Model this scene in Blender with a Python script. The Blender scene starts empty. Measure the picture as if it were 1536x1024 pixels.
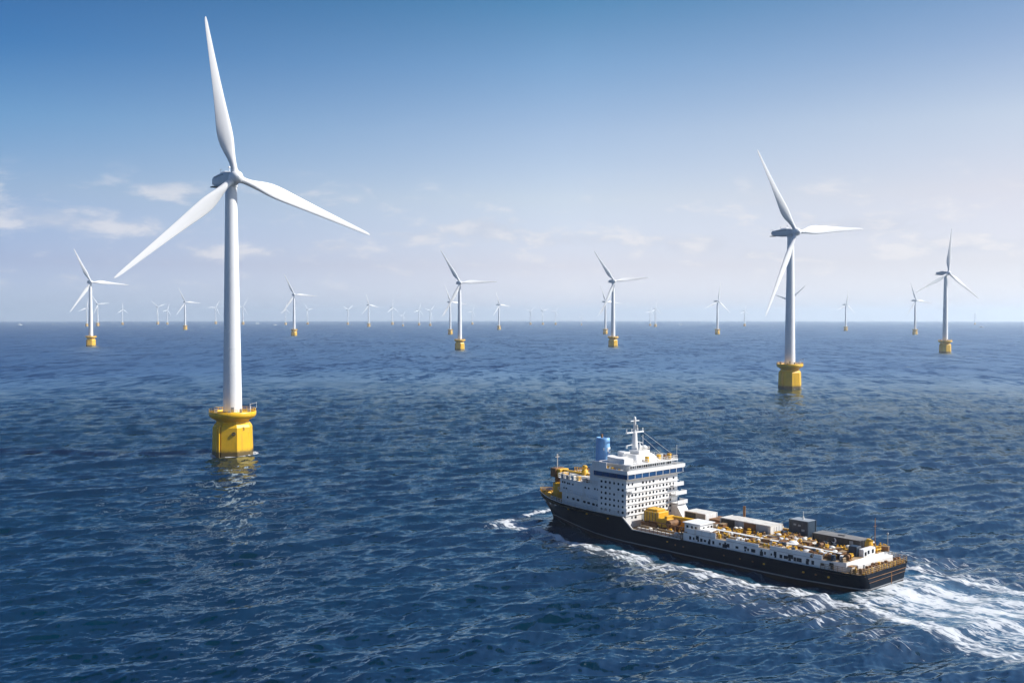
import bpy, math, random
import numpy as np
from math import radians as rad, sin, cos, pi, sqrt, atan2, tan

S = bpy.context.scene
# ------------------------------------------------------------------ camera, sky, sun, exposure
H = 58.0                      # camera height above the sea
FPX, W0, H0 = 1550.0, 1536.0, 1024.0
EYE = 474.5                   # row of the true eye level
REARTH = 6.371e6
PITCH = math.atan((512 - EYE) / FPX)
cam = bpy.data.cameras.new('camera')
cam.sensor_width = 36.0
cam.lens = 36.0 * FPX / W0
cam.clip_start = 1.0
cam.clip_end = 80000
camo = bpy.data.objects.new('camera', cam)
S.collection.objects.link(camo)
camo.location = (0, 0, H)
camo.rotation_euler = (pi / 2 - PITCH, 0, 0)
S.camera = camo

SUN_AZ, SUN_EL = 94.0, 43.0   # azimuth clockwise from +Y
sd = bpy.data.lights.new('sun', 'SUN')
sd.energy = 4.9
sd.angle = rad(0.5)
sd.color = (1.0, 0.955, 0.89)
so = bpy.data.objects.new('sun', sd)
S.collection.objects.link(so)
so.rotation_euler = (rad(90 - SUN_EL), 0, rad(180 - SUN_AZ))

S.view_settings.view_transform = 'Standard'
S.view_settings.look = 'None'
S.view_settings.exposure = 0.36
S.view_settings.gamma = 1.0
try:
    S.cycles.use_denoising = True
    S.cycles.denoiser = 'OPENIMAGEDENOISE'
    S.cycles.max_bounces = 6
    S.cycles.volume_bounces = 1
    S.cycles.caustics_reflective = False
    S.cycles.caustics_refractive = False
    S.cycles.sample_clamp_indirect = 4
    S.cycles.sample_clamp_direct = 2.2
except Exception:
    pass


class NT:
    """small helper for node trees"""
    def __init__(self, tree):
        self.t = tree
        self.n = tree.nodes
        self.l = tree.links

    def node(self, kind, **kw):
        n = self.n.new(kind)
        for k, v in kw.items():
            setattr(n, k, v)
        return n

    def put(self, sock, v):
        if v is None:
            return
        if isinstance(v, bpy.types.NodeSocket):
            self.l.new(v, sock)
        elif isinstance(v, (tuple, list)) and len(v) == 3 and sock.type == 'RGBA':
            sock.default_value = (*v, 1)
        else:
            sock.default_value = v

    def math(self, op, a, b=None, c=None, clamp=False):
        n = self.node('ShaderNodeMath', operation=op, use_clamp=clamp)
        for s, v in zip(n.inputs, (a, b, c)):
            self.put(s, v)
        return n.outputs[0]

    def vec(self, op, a, b=None, scale=None):
        n = self.node('ShaderNodeVectorMath', operation=op)
        self.put(n.inputs[0], a)
        if b is not None:
            self.put(n.inputs[1], b)
        if scale is not None:
            self.put(n.inputs['Scale'], scale)
        return n.outputs['Value' if op in ('LENGTH', 'DOT_PRODUCT', 'DISTANCE') else 'Vector']

    def mix(self, f, a, b, kind='RGBA', blend='MIX', clamp=True):
        n = self.node('ShaderNodeMix', data_type=kind)
        n.clamp_factor = clamp
        if kind == 'RGBA':
            n.blend_type = blend
        i = {'RGBA': (6, 7), 'VECTOR': (4, 5), 'FLOAT': (2, 3)}[kind]
        self.put(n.inputs[0], f)
        self.put(n.inputs[i[0]], a)
        self.put(n.inputs[i[1]], b)
        return n.outputs[{'RGBA': 2, 'VECTOR': 1, 'FLOAT': 0}[kind]]

    def noise(self, vec, scale, detail=2.0, rough=0.5, dist=0.0, out='Fac'):
        n = self.node('ShaderNodeTexNoise')
        self.put(n.inputs['Vector'], vec)
        n.inputs['Scale'].default_value = scale
        n.inputs['Detail'].default_value = detail
        n.inputs['Roughness'].default_value = rough
        n.inputs['Distortion'].default_value = dist
        return n.outputs[out]

    def mapping(self, vec, loc=(0, 0, 0), rot=(0, 0, 0), scale=(1, 1, 1)):
        n = self.node('ShaderNodeMapping')
        self.put(n.inputs['Vector'], vec)
        n.inputs['Location'].default_value = loc
        n.inputs['Rotation'].default_value = rot
        n.inputs['Scale'].default_value = scale
        return n.outputs[0]

    def step(self, v, lo, hi, a=0.0, b=1.0):
        n = self.node('ShaderNodeMapRange', interpolation_type='SMOOTHSTEP')
        for s, x in zip(n.inputs, (v, lo, hi, a, b)):
            self.put(s, x)
        return n.outputs[0]

    def ramp(self, v, stops):
        n = self.node('ShaderNodeValToRGB')
        self.put(n.inputs[0], v)
        e = n.color_ramp.elements
        while len(e) < len(stops):
            e.new(0.5)
        for x, (p, c) in zip(e, stops):
            x.position = p
            x.color = (*c, 1) if len(c) == 3 else c
        return n.outputs[0]


# world: Nishita sky, a deepening with height, and low fair-weather cloud banks
world = bpy.data.worlds.new('World')
S.world = world
world.use_nodes = True
w = NT(world.node_tree)
w.n.clear()
sky = w.node('ShaderNodeTexSky', sky_type='NISHITA')
sky.sun_disc = False
sky.sun_elevation = rad(SUN_EL)
sky.sun_rotation = rad(SUN_AZ)
sky.altitude = 0
sky.air_density = 1.0
sky.dust_density = 0.6
sky.ozone_density = 3.0
tc = w.node('ShaderNodeTexCoord').outputs['Generated']
sep = w.node('ShaderNodeSeparateXYZ')
w.put(sep.inputs[0], tc)
dx, dy, dz = sep.outputs
dz = w.math('ABSOLUTE', dz)
skv = w.node('ShaderNodeCombineXYZ')
for i_, s_ in enumerate((dx, dy, dz)):
    w.put(skv.inputs[i_], s_)
w.put(sky.inputs[0], skv.outputs[0])
el = w.math('MULTIPLY', w.math('ARCSINE', dz), 180 / pi)
az = w.math('MULTIPLY', w.math('ARCTAN2', dx, dy), 180 / pi)
# the blue deepens quickly above the pale horizon layer
# tint of the air by height, for the side away from the sun, ahead, and the sunward side
AIR = {
    'away': [(0.17, (0.76, 0.936, 1.582)), (2.75, (0.659, 0.671, 1.029)), (6.42, (0.758, 0.756, 0.887)), (10.04, (0.483, 0.698, 0.864)), (13.58, (0.2, 0.501, 0.756)), (16.85, (0.148, 0.418, 0.672))],
    'ahead': [(0.17, (1.422, 1.483, 2.122)), (2.75, (1.334, 1.128, 1.356)), (6.42, (1.554, 1.244, 1.177)), (10.04, (1.271, 1.134, 1.117)), (13.58, (0.821, 0.966, 1.036)), (16.85, (0.394, 0.738, 0.858))],
    'sunward': [(0.17, (1.308, 1.346, 1.866)), (2.75, (1.246, 1.054, 1.212)), (6.42, (1.579, 1.12, 1.018)), (10.04, (1.56, 1.192, 1.023)), (13.58, (1.033, 0.946, 0.931)), (16.85, (0.635, 0.766, 0.841))],
}
KMAX = 3.2
ZEN = {'away': ((.09, .30, .52), (.07, .25, .45)), 'ahead': ((.14, .38, .58), (.07, .25, .45)), 'sunward': ((.30, .46, .62), (.10, .28, .48))}


def air_ramp(key):
    return w.ramp(w.math('DIVIDE', el, 70.0), [(max(e, 0) / 70.0, tuple(c / KMAX for c in k)) for e, k in AIR[key]] + [(28 / 70, tuple(c / KMAX for c in ZEN[key][0])), (1.0, tuple(c / KMAX for c in ZEN[key][1]))])


sidew = w.math('DIVIDE', dx, w.math('SQRT', w.math('ADD', w.math('ADD', w.math('MULTIPLY', dx, dx), w.math('MULTIPLY', dy, dy)), 1e-6)))
f1 = w.math('DIVIDE', w.math('ADD', sidew, .45), .50, clamp=True)
f2 = w.math('DIVIDE', w.math('SUBTRACT', sidew, .05), .40, clamp=True)
tint = w.mix(f2, w.mix(f1, air_ramp('away'), air_ramp('ahead')), air_ramp('sunward'))
col = w.vec('SCALE', w.vec('MULTIPLY', sky.outputs[0], tint), scale=KMAX)
# clouds
cv = w.node('ShaderNodeCombineXYZ')
w.put(cv.inputs[0], az)
w.put(cv.inputs[1], w.math('MULTIPLY', el, 2.6))
cl1 = w.noise(w.mapping(cv.outputs[0], loc=(3.1, 0.4, 0)), 0.36, 8, 0.58, 0.25)
cl2 = w.noise(w.mapping(cv.outputs[0], loc=(9.7, 5.0, 0)), 0.075, 2, 0.5)
blobs = None
for (a0, e0, ra, re, k) in ((-24.2, 5.0, 2.6, .75, .26), (-18.6, 6.5, 2.4, .45, .18), (-27.0, 7.4, 1.5, .35, .15), (-20.5, 4.6, 3.0, .45, .14),
                            (-9.8, 3.8, 1.4, .35, .19), (-1.6, 4.8, 2.4, .65, .29), (-5.5, 4.4, 2.0, .4, .18), (3.5, 4.2, 3.2, .5, .23),
                            (10.0, 3.9, 3.4, .6, .24), (18.5, 4.7, 3.4, .5, .24), (23.0, 3.6, 3.6, .5, .22), (-15, 3.4, 4, .45, .17), (14.5, 3.2, 3, .4, .15)):
    q = w.math('ADD', w.math('POWER', w.math('DIVIDE', w.math('SUBTRACT', az, a0), ra), 2.0),
               w.math('POWER', w.math('DIVIDE', w.math('SUBTRACT', el, e0), re), 2.0))
    g = w.math('MULTIPLY', w.math('EXPONENT', w.math('MULTIPLY', q, -1.0)), k)
    blobs = g if blobs is None else w.math('ADD', blobs, g)
band = w.math('MULTIPLY', w.step(el, 0.8, 2.4), w.step(el, 8.6, 5.0))
dens = w.math('ADD', w.math('ADD', w.math('MULTIPLY', cl1, 0.85), w.math('MULTIPLY', cl2, 0.25)), blobs)
cm = w.math('MULTIPLY', w.step(dens, 0.55, 0.80), w.step(el, 0.8, 2.2))
cm = w.math('MULTIPLY', cm, w.step(el, 8.3, 6.0))
# tops brighter than bases: compare the density a little higher up
ccol = w.mix(w.step(cl1, 0.42, 0.66), (4.8, 5.1, 5.9), (7.2, 6.9, 6.9))
col = w.mix(w.math('MULTIPLY', cm, 0.60), col, ccol)
bg = w.node('ShaderNodeBackground')
w.put(bg.inputs[0], col)
bg.inputs[1].default_value = 0.10
wo = w.node('ShaderNodeOutputWorld')
w.l.new(bg.outputs[0], wo.inputs[0])

# ------------------------------------------------------------------ picking points on the sea from the survey of the photograph
CP, SP = cos(PITCH), sin(PITCH)


def az_of(px, py=EYE):
    c = ((px - 768) / FPX, 1.0, -(py - 512) / FPX)
    return atan2(c[0], c[1] * CP + c[2] * SP)


def dist_of(py, px=768):
    """distance of the sea point seen at row py (earth curvature included)"""
    c = ((px - 768) / FPX, 1.0, -(py - 512) / FPX)
    yy, zz = c[1] * CP + c[2] * SP, -c[1] * SP + c[2] * CP
    t = -zz / sqrt(c[0] ** 2 + yy ** 2)
    # t = H/d + d/2R
    disc = t * t - 2 * H / REARTH
    if disc <= 0:
        return sqrt(2 * H * REARTH)
    return (t - sqrt(disc)) * REARTH


def drop(d):
    return -d * d / (2 * REARTH)


# ------------------------------------------------------------------ mesh helper
class MB:
    def __init__(self):
        self.v, self.f, self.s = [], [], []

    def add(self, vs, fs, smooth=False):
        o = len(self.v)
        self.v += [tuple(map(float, p)) for p in vs]
        self.f += [tuple(i + o for i in f) for f in fs]
        self.s += [smooth] * len(fs)
        return self

    def box(self, x0, x1, y0, y1, z0, z1, bev=0.0):
        if bev <= 0:
            vs = [(x, y, z) for z in (z0, z1) for y in (y0, y1) for x in (x0, x1)]
            self.add(vs, [(0, 2, 3, 1), (4, 5, 7, 6), (0, 1, 5, 4), (2, 6, 7, 3), (0, 4, 6, 2), (1, 3, 7, 5)])
        else:
            b = bev
            prof = [(x0 + b, y0), (x1 - b, y0), (x1, y0 + b), (x1, y1 - b), (x1 - b, y1), (x0 + b, y1), (x0, y1 - b), (x0, y0 + b)]
            ins = [(min(max(x, x0 + b), x1 - b), min(max(y, y0 + b), y1 - b)) for x, y in prof]
            rings = [[(x, y, z0) for x, y in ins], [(x, y, z0 + b) for x, y in prof], [(x, y, z1 - b) for x, y in prof], [(x, y, z1) for x, y in ins]]
            self.loft(rings)
        return self

    def loft(self, rings, smooth=False, cap=True, closed=True):
        n = len(rings[0])
        vs = [p for r in rings for p in r]
        fs = []
        m = n if closed else n - 1
        for i in range(len(rings) - 1):
            for j in range(m):
                k = (j + 1) % n
                fs.append((i * n + j, i * n + k, (i + 1) * n + k, (i + 1) * n + j))
        self.add(vs, fs, smooth)
        if cap:
            self.add(rings[0], [tuple(range(n - 1, -1, -1))])
            self.add(rings[-1], [tuple(range(n))])
        return self

    def lathe(self, prof, n=24, c=(0, 0), a0=0.0, smooth=True, cap=True):
        rings = [[(c[0] + r * cos(a0 + 2 * pi * i / n), c[1] + r * sin(a0 + 2 * pi * i / n), z) for i in range(n)] for r, z in prof]
        return self.loft(rings, smooth, cap)

    def tube(self, p, q, r0, r1=None, n=8, cap=True):
        r1 = r0 if r1 is None else r1
        p, q = np.array(p, float), np.array(q, float)
        d = q - p
        L = np.linalg.norm(d)
        if L < 1e-6:
            return self
        d /= L
        a = np.cross(d, (0, 0, 1) if abs(d[2]) < .9 else (1, 0, 0))
        a /= np.linalg.norm(a)
        b = np.cross(d, a)
        ring = lambda c, r: [tuple(c + r * (cos(2 * pi * i / n) * a + sin(2 * pi * i / n) * b)) for i in range(n)]
        return self.loft([ring(p, r0), ring(q, r1)], n > 5, cap)

    def path(self, pts, r, n=6):
        for a, b in zip(pts, pts[1:]):
            self.tube(a, b, r, n=n)
        return self

    def ball(self, c, r, n=12, m=8, sz=1.0):
        prof = [(max(r * sin(pi * i / m), 1e-3), c[2] - r * sz * cos(pi * i / m)) for i in range(m + 1)]
        return self.lathe(prof, n, c[:2])

    def prism(self, pts, z0, z1):
        return self.loft([[(x, y, z0) for x, y in pts], [(x, y, z1) for x, y in pts]])

    def build(self, name, mat, parent=None):
        me = bpy.data.meshes.new(name)
        me.from_pydata(self.v, [], self.f)
        me.polygons.foreach_set('use_smooth', self.s)
        me.materials.append(mat)
        me.validate()
        me.update()
        o = bpy.data.objects.new(name, me)
        S.collection.objects.link(o)
        if parent:
            o.parent = parent
        return o


def empty(name, label, cat, loc=(0, 0, 0), rz=0.0, group=None):
    o = bpy.data.objects.new(name, None)
    o.empty_display_size = 1
    S.collection.objects.link(o)
    o.location = loc
    o.rotation_euler = (0, 0, rz)
    return tag(o, label, cat, group)


def tag(o, label=None, cat=None, group=None, kind=None):
    if label:
        o['label'] = label
    if cat:
        o['category'] = cat
    if group:
        o['group'] = group
    if kind:
        o['kind'] = kind
    return o


def kids(o):
    return [c for c in bpy.data.objects if c.parent == o]


def dup(root, label, group=None, loc=None, rz=None, scale=None):
    def cp(o, par):
        c = o.copy()
        S.collection.objects.link(c)
        if par:
            c.parent = par
        for k in KIDS.get(o.name, []):
            cp(k, c)
        return c
    global KIDS
    KIDS = {}
    for ob in bpy.data.objects:
        if ob.parent:
            KIDS.setdefault(ob.parent.name, []).append(ob)
    r = cp(root, None)
    r['label'] = label
    if group:
        r['group'] = group
    if loc is not None:
        r.location = loc
    if rz is not None:
        r.rotation_euler = (0, 0, rz)
    if scale is not None:
        r.scale = (scale,) * 3
    return r


# ------------------------------------------------------------------ materials
MATS = {}


def mat(name, color, rough=0.5, metal=0.0, var=0.06, vscale=0.6, dirt=None, dirt_amt=0.0, dirt_scale=(0.5, 0.5, 0.08), spec=0.5, coat=0.0):
    """painted surface: a base tone with slow mottling and (optionally) streaks of a second tone"""
    m = bpy.data.materials.new(name)
    m.use_nodes = True
    t = NT(m.node_tree)
    b = t.n['Principled BSDF']
    oc = t.node('ShaderNodeTexCoord').outputs['Object']
    n1 = t.noise(oc, vscale, 5, 0.6)
    c = t.mix(t.step(n1, 0.3, 0.7), tuple(x * (1 - var) for x in color), tuple(min(1, x * (1 + var)) for x in color))
    if dirt:
        n2 = t.noise(t.mapping(oc, scale=dirt_scale), 1.0, 6, 0.65)
        c = t.mix(t.math('MULTIPLY', t.step(n2, 0.5, 0.75), dirt_amt), c, dirt)
    t.put(b.inputs['Base Color'], c)
    t.put(b.inputs['Roughness'], t.math('ADD', rough - 0.06, t.math('MULTIPLY', n1, 0.12)))
    b.inputs['Metallic'].default_value = metal
    b.inputs['Specular IOR Level'].default_value = spec
    b.inputs['Coat Weight'].default_value = coat
    MATS[name] = m
    return m


M_WHITE = mat('turbine_white', (0.85, 0.86, 0.87), 0.42, var=0.015, vscale=0.1, dirt=(0.62, 0.62, 0.60), dirt_amt=0.25, dirt_scale=(.5, .5, .05))
M_BLADE = mat('blade_white', (0.87, 0.87, 0.87), 0.38, var=0.015, vscale=0.1, dirt=(0.66, 0.65, 0.62), dirt_amt=0.2, dirt_scale=(.6, .6, .06))
M_NAC = mat('nacelle_grey', (0.62, 0.65, 0.68), 0.45, var=0.04, vscale=0.3, dirt=(0.4, 0.4, 0.4), dirt_amt=0.3, dirt_scale=(.6, .6, .3))
M_GREY = mat('grey_metal', (0.30, 0.31, 0.32), 0.45, 0.4)
M_DARK = mat('dark_metal', (0.035, 0.037, 0.042), 0.5, 0.2)
M_SWHITE = mat('ship_white', (0.78, 0.78, 0.77), 0.45, var=0.03, vscale=0.4, dirt=(0.46, 0.34, 0.22), dirt_amt=0.38, dirt_scale=(.7, .7, .16))
M_SWHITE2 = mat('ship_cream', (0.70, 0.68, 0.63), 0.5, var=0.08, vscale=0.6, dirt=(0.36, 0.24, 0.13), dirt_amt=0.6, dirt_scale=(.6, .6, .3))
M_YEL = mat('machine_yellow', (0.72, 0.40, 0.02), 0.5, var=0.1, vscale=0.8, dirt=(0.22, 0.10, 0.02), dirt_amt=0.6, dirt_scale=(.6, .6, .4))
M_BROWN = mat('rusty_brown', (0.20, 0.095, 0.035), 0.7, var=0.35, vscale=0.9, dirt=(0.05, 0.03, 0.02), dirt_amt=0.7, dirt_scale=(.5, .5, .5))
M_OCHRE = mat('deck_ochre', (0.29, 0.20, 0.11), 0.75, var=0.35, vscale=0.5, dirt=(0.66, 0.63, 0.56), dirt_amt=0.85, dirt_scale=(.35, .6, .5))
M_GLASS = mat('window_glass', (0.012, 0.018, 0.028), 0.12, var=0.2)
M_BLUEBAND = mat('bridge_glass_blue', (0.012, 0.06, 0.17), 0.12, var=0.3, vscale=0.5)
M_FUNNEL = mat('funnel_blue', (0.22, 0.46, 0.78), 0.42, var=0.05, dirt=(0.05, 0.12, 0.28), dirt_amt=0.4, dirt_scale=(.6, .6, .1))
M_NAVY = mat('container_navy', (0.012, 0.032, 0.062), 0.45, var=0.2, dirt=(0.05, 0.06, 0.075), dirt_amt=0.5)
M_CHAR = mat('container_charcoal', (0.028, 0.030, 0.036), 0.5, var=0.2, dirt=(0.1, 0.09, 0.085), dirt_amt=0.4)
M_ROOFG = mat('roof_grey', (0.20, 0.195, 0.19), 0.6, var=0.12, dirt=(0.34, 0.33, 0.31), dirt_amt=0.5)
M_PANEL = mat('panel_blue_grey', (0.30, 0.34, 0.38), 0.5, var=0.1)
M_ORANGE = mat('lifesaving_orange', (0.75, 0.19, 0.02), 0.5, var=0.1)
M_MARK = mat('mark_white', (0.82, 0.82, 0.8), 0.5, var=0.05)
M_ROPE = mat('rope_white', (0.6, 0.58, 0.52), 0.7)


def yellow_foundation():
    m = mat('foundation_yellow', (0.84, 0.475, 0.004), 0.42, var=0.05, vscale=0.25, dirt=(0.42, 0.22, 0.012), dirt_amt=0.5, dirt_scale=(.9, .9, .07))
    t = NT(m.node_tree)
    b = t.n['Principled BSDF']
    src = b.inputs['Base Color'].links[0].from_socket
    oc = t.node('ShaderNodeTexCoord').outputs['Object']
    sp = t.node('ShaderNodeSeparateXYZ')
    t.put(sp.inputs[0], oc)
    hz = t.math('ADD', sp.outputs[2], t.math('MULTIPLY', t.math('SUBTRACT', t.noise(oc, 0.9, 4, .6), .5), 1.6))
    # weed and slime that grow in the splash zone
    c = t.mix(t.step(hz, 2.5, 1.2), src, (0.030, 0.026, 0.014))
    c = t.mix(t.math('MULTIPLY', t.step(hz, 3.6, 1.5), 0.45), c, (0.20, 0.12, 0.01))
    t.put(b.inputs['Base Color'], c)
    return m


M_FYEL = yellow_foundation()


def hull_material():
    m = bpy.data.materials.new('hull_black')
    m.use_nodes = True
    t = NT(m.node_tree)
    b = t.n['Principled BSDF']
    oc = t.node('ShaderNodeTexCoord').outputs['Object']
    sp = t.node('ShaderNodeSeparateXYZ')
    t.put(sp.inputs[0], oc)
    z = sp.outputs[2]
    n = t.noise(oc, 0.35, 6, .6)
    c = t.mix(n, (0.0008, 0.0050, 0.014), (0.0022, 0.0095, 0.022))
    st = t.noise(t.mapping(oc, scale=(1.1, 1.1, .10)), 1.0, 5, .65)
    c = t.mix(t.math('MULTIPLY', t.step(st, .60, .78), .35), c, (0.024, 0.032, 0.040))       # salt and scuffs
    st2 = t.noise(t.mapping(oc, loc=(7, 3, 1), scale=(.8, .8, .09)), 1.0, 5, .7)
    c = t.mix(t.math('MULTIPLY', t.step(st2, .66, .80), .4), c, (0.075, 0.034, 0.016))      # rust runs
    sx_ = t.math('FRACT', t.math('DIVIDE', sp.outputs[0], 7.3))
    seam = t.math('MAXIMUM', t.step(t.math('ABSOLUTE', t.math('SUBTRACT', sx_, .5)), .014, .004), t.step(t.math('ABSOLUTE', t.math('SUBTRACT', z, 2.7)), .09, .03))
    c = t.mix(t.math('MULTIPLY', seam, .35), c, (0.022, 0.028, 0.034))
    zz = t.math('ADD', z, t.math('MULTIPLY', t.math('SUBTRACT', n, .5), .12))
    c = t.mix(t.step(zz, 0.74, 0.66), c, (0.030, 0.018, 0.016))                           # boot topping
    line = t.math('MULTIPLY', t.step(zz, 0.70, 0.76), t.step(zz, 1.04, 0.98))
    c = t.mix(t.math('MULTIPLY', line, .75), c, (0.32, 0.33, 0.34))
    t.put(b.inputs['Base Color'], c)
    t.put(b.inputs['Roughness'], t.math('ADD', .38, t.math('MULTIPLY', n, .2)))
    b.inputs['Specular IOR Level'].default_value = .10
    return m


M_HULL = hull_material()

# ------------------------------------------------------------------ ship frame (needed by the sea for the wake)
SHIP_O = (79.2, 220.8)
SHIP_ANG = rad(131.24)
SD = (cos(SHIP_ANG), sin(SHIP_ANG))
SPT = (-SD[1], SD[0])

# ------------------------------------------------------------------ the sea
def wave_tile(N, L, lmin, lmax, lpeak, dirang, power, rms, seed):
    rng = np.random.default_rng(seed)
    k1 = 2 * pi * np.fft.fftfreq(N, L / N)
    kx, ky = np.meshgrid(k1, k1, indexing='xy')
    k = np.hypot(kx, ky)
    k[0, 0] = 1e-9
    kp = 2 * pi / lpeak
    c = (kx * cos(dirang) + ky * sin(dirang)) / k
    sp = np.exp(-1.1 * (kp / k) ** 2) / k ** 3.6 * (np.clip(c, 0, 1) ** power + 0.06 * np.abs(c))
    lam = 2 * pi / k
    sp *= (lam > lmin) * (lam < lmax)
    sp[0, 0] = 0
    h0 = np.sqrt(sp) * (rng.normal(size=(N, N)) + 1j * rng.normal(size=(N, N)))
    h = np.fft.ifft2(h0).real
    sc = rms / h.std()
    dxx = np.fft.ifft2(-1j * kx / k * h0).real * sc
    dyy = np.fft.ifft2(-1j * ky / k * h0).real * sc
    return np.stack([h * sc, dxx, dyy])


def sample(tile, L, X, Y, ang):
    N = tile.shape[1]
    c, s = cos(ang), sin(ang)
    u = ((X * c + Y * s) / L * N) % N
    v = ((-X * s + Y * c) / L * N) % N
    i, j = np.floor(u).astype(int), np.floor(v).astype(int)
    fu, fv = u - i, v - j
    i %= N
    j %= N
    i1, j1 = (i + 1) % N, (j + 1) % N
    r = tile[:, j, i] * (1 - fu) * (1 - fv) + tile[:, j, i1] * fu * (1 - fv) + tile[:, j1, i] * (1 - fu) * fv + tile[:, j1, i1] * fu * fv
    hx, hy = r[1] * c - r[2] * s, r[1] * s + r[2] * c
    return r[0], hx, hy


def smooth(x, a, b):
    t = np.clip((x - a) / (b - a), 0, 1)
    return t * t * (3 - 2 * t)


def wake(X, Y):
    """foam density and aerated water, from the ship's own coordinates (s forward from the stern, p to port)"""
    rx, ry = X - SHIP_O[0], Y - SHIP_O[1]
    s = rx * SD[0] + ry * SD[1]
    p = rx * SPT[0] + ry * SPT[1]
    foam = np.zeros_like(s)
    aer = np.zeros_like(s)
    wob = .9 * np.sin(s * .31 + 1.0) + .6 * np.sin(s * .83 + .4) + .35 * np.sin(s * 1.9)
    for sg in (1, -1):
        q = p * sg
        # the crest thrown off by the bow, lying alongside the hull
        edge = np.interp(s, [-60, -20, 0, 6, 14, 22, 40, 64, 76, 85, 95, 104, 109, 111], [32, 20, 17.2, 16.6, 17.4, 18.2, 18.8, 19.2, 18.8, 16.6, 16.6, 15.2, 9.5, 1.0]) + wob * .7
        width = np.interp(s, [-40, 0, 30, 55, 72, 84, 95, 110], [9, 8.5, 8.5, 7, 6, 4.5, 5, 8])
        amp = np.interp(s, [-80, -20, 0, 20, 50, 70, 80, 90, 98, 104, 110.5, 113], [.15, .42, .76, .80, .80, .84, .95, 1.0, 1.0, 1.0, 1.0, 0])
        d = q - edge
        f = amp * np.where(d < 0, np.exp(-(d / np.interp(s, [90, 104, 110], [1.1, 2.5, 5.0])) ** 2), np.exp(-(np.abs(d) / width) ** 1.25))
        foam = np.maximum(foam, f)
        far_sp = .42 * np.exp(-((q - edge - 13) / 8.0) ** 2) * smooth(s, -60, 0) * smooth(s, 60, 25)
        foam = np.maximum(foam, far_sp)
        inn = smooth(q, 6, 10) * smooth(d, .5, -2.5) * smooth(s, -15, 0) * smooth(s, 112, 100)
        aer = np.maximum(aer, .75 * inn)
    # bow cushion
    rb = np.hypot((s - 101) / 6, p / 8)
    aer = np.maximum(aer, .9 * np.exp(-rb ** 2))
    # stern wash
    half = np.interp(-s, [-3, 0, 10, 25, 60, 200, 600], [8, 12, 18, 21, 27, 40, 60])
    cen = np.interp(-s, [0, 20, 60, 200], [0, 2, 4, 6])
    u = (p - cen) / half
    aft = smooth(s, 3.0, -2.5)
    core = np.exp(-np.abs(u) ** 2.6 * 1.3) * aft * np.interp(-s, [-3, 6, 40, 120, 400, 900], [.92, .95, .76, .5, .2, 0])
    rims = .85 * (np.exp(-((u - .95) / .2) ** 2) + np.exp(-((u + .95) / .17) ** 2)) * aft * np.interp(-s, [0, 40, 200, 500], [1, .9, .5, 0])
    streak = .62 + .38 * np.sin(p * .75 + 1.1 * np.sin(s * .12) + .6)
    foam = np.maximum(foam, np.maximum(core * (.62 + .38 * streak), rims))
    aer = np.maximum(aer, np.exp(-np.abs(u) ** 3) * aft * np.interp(-s, [0, 100, 500, 1200], [1, .9, .5, 0]))
    # a low ridge under the crest, a hollow beside the hull
    lift = .28 * foam * smooth(s, -300, -20)
    return foam, aer, lift


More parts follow.
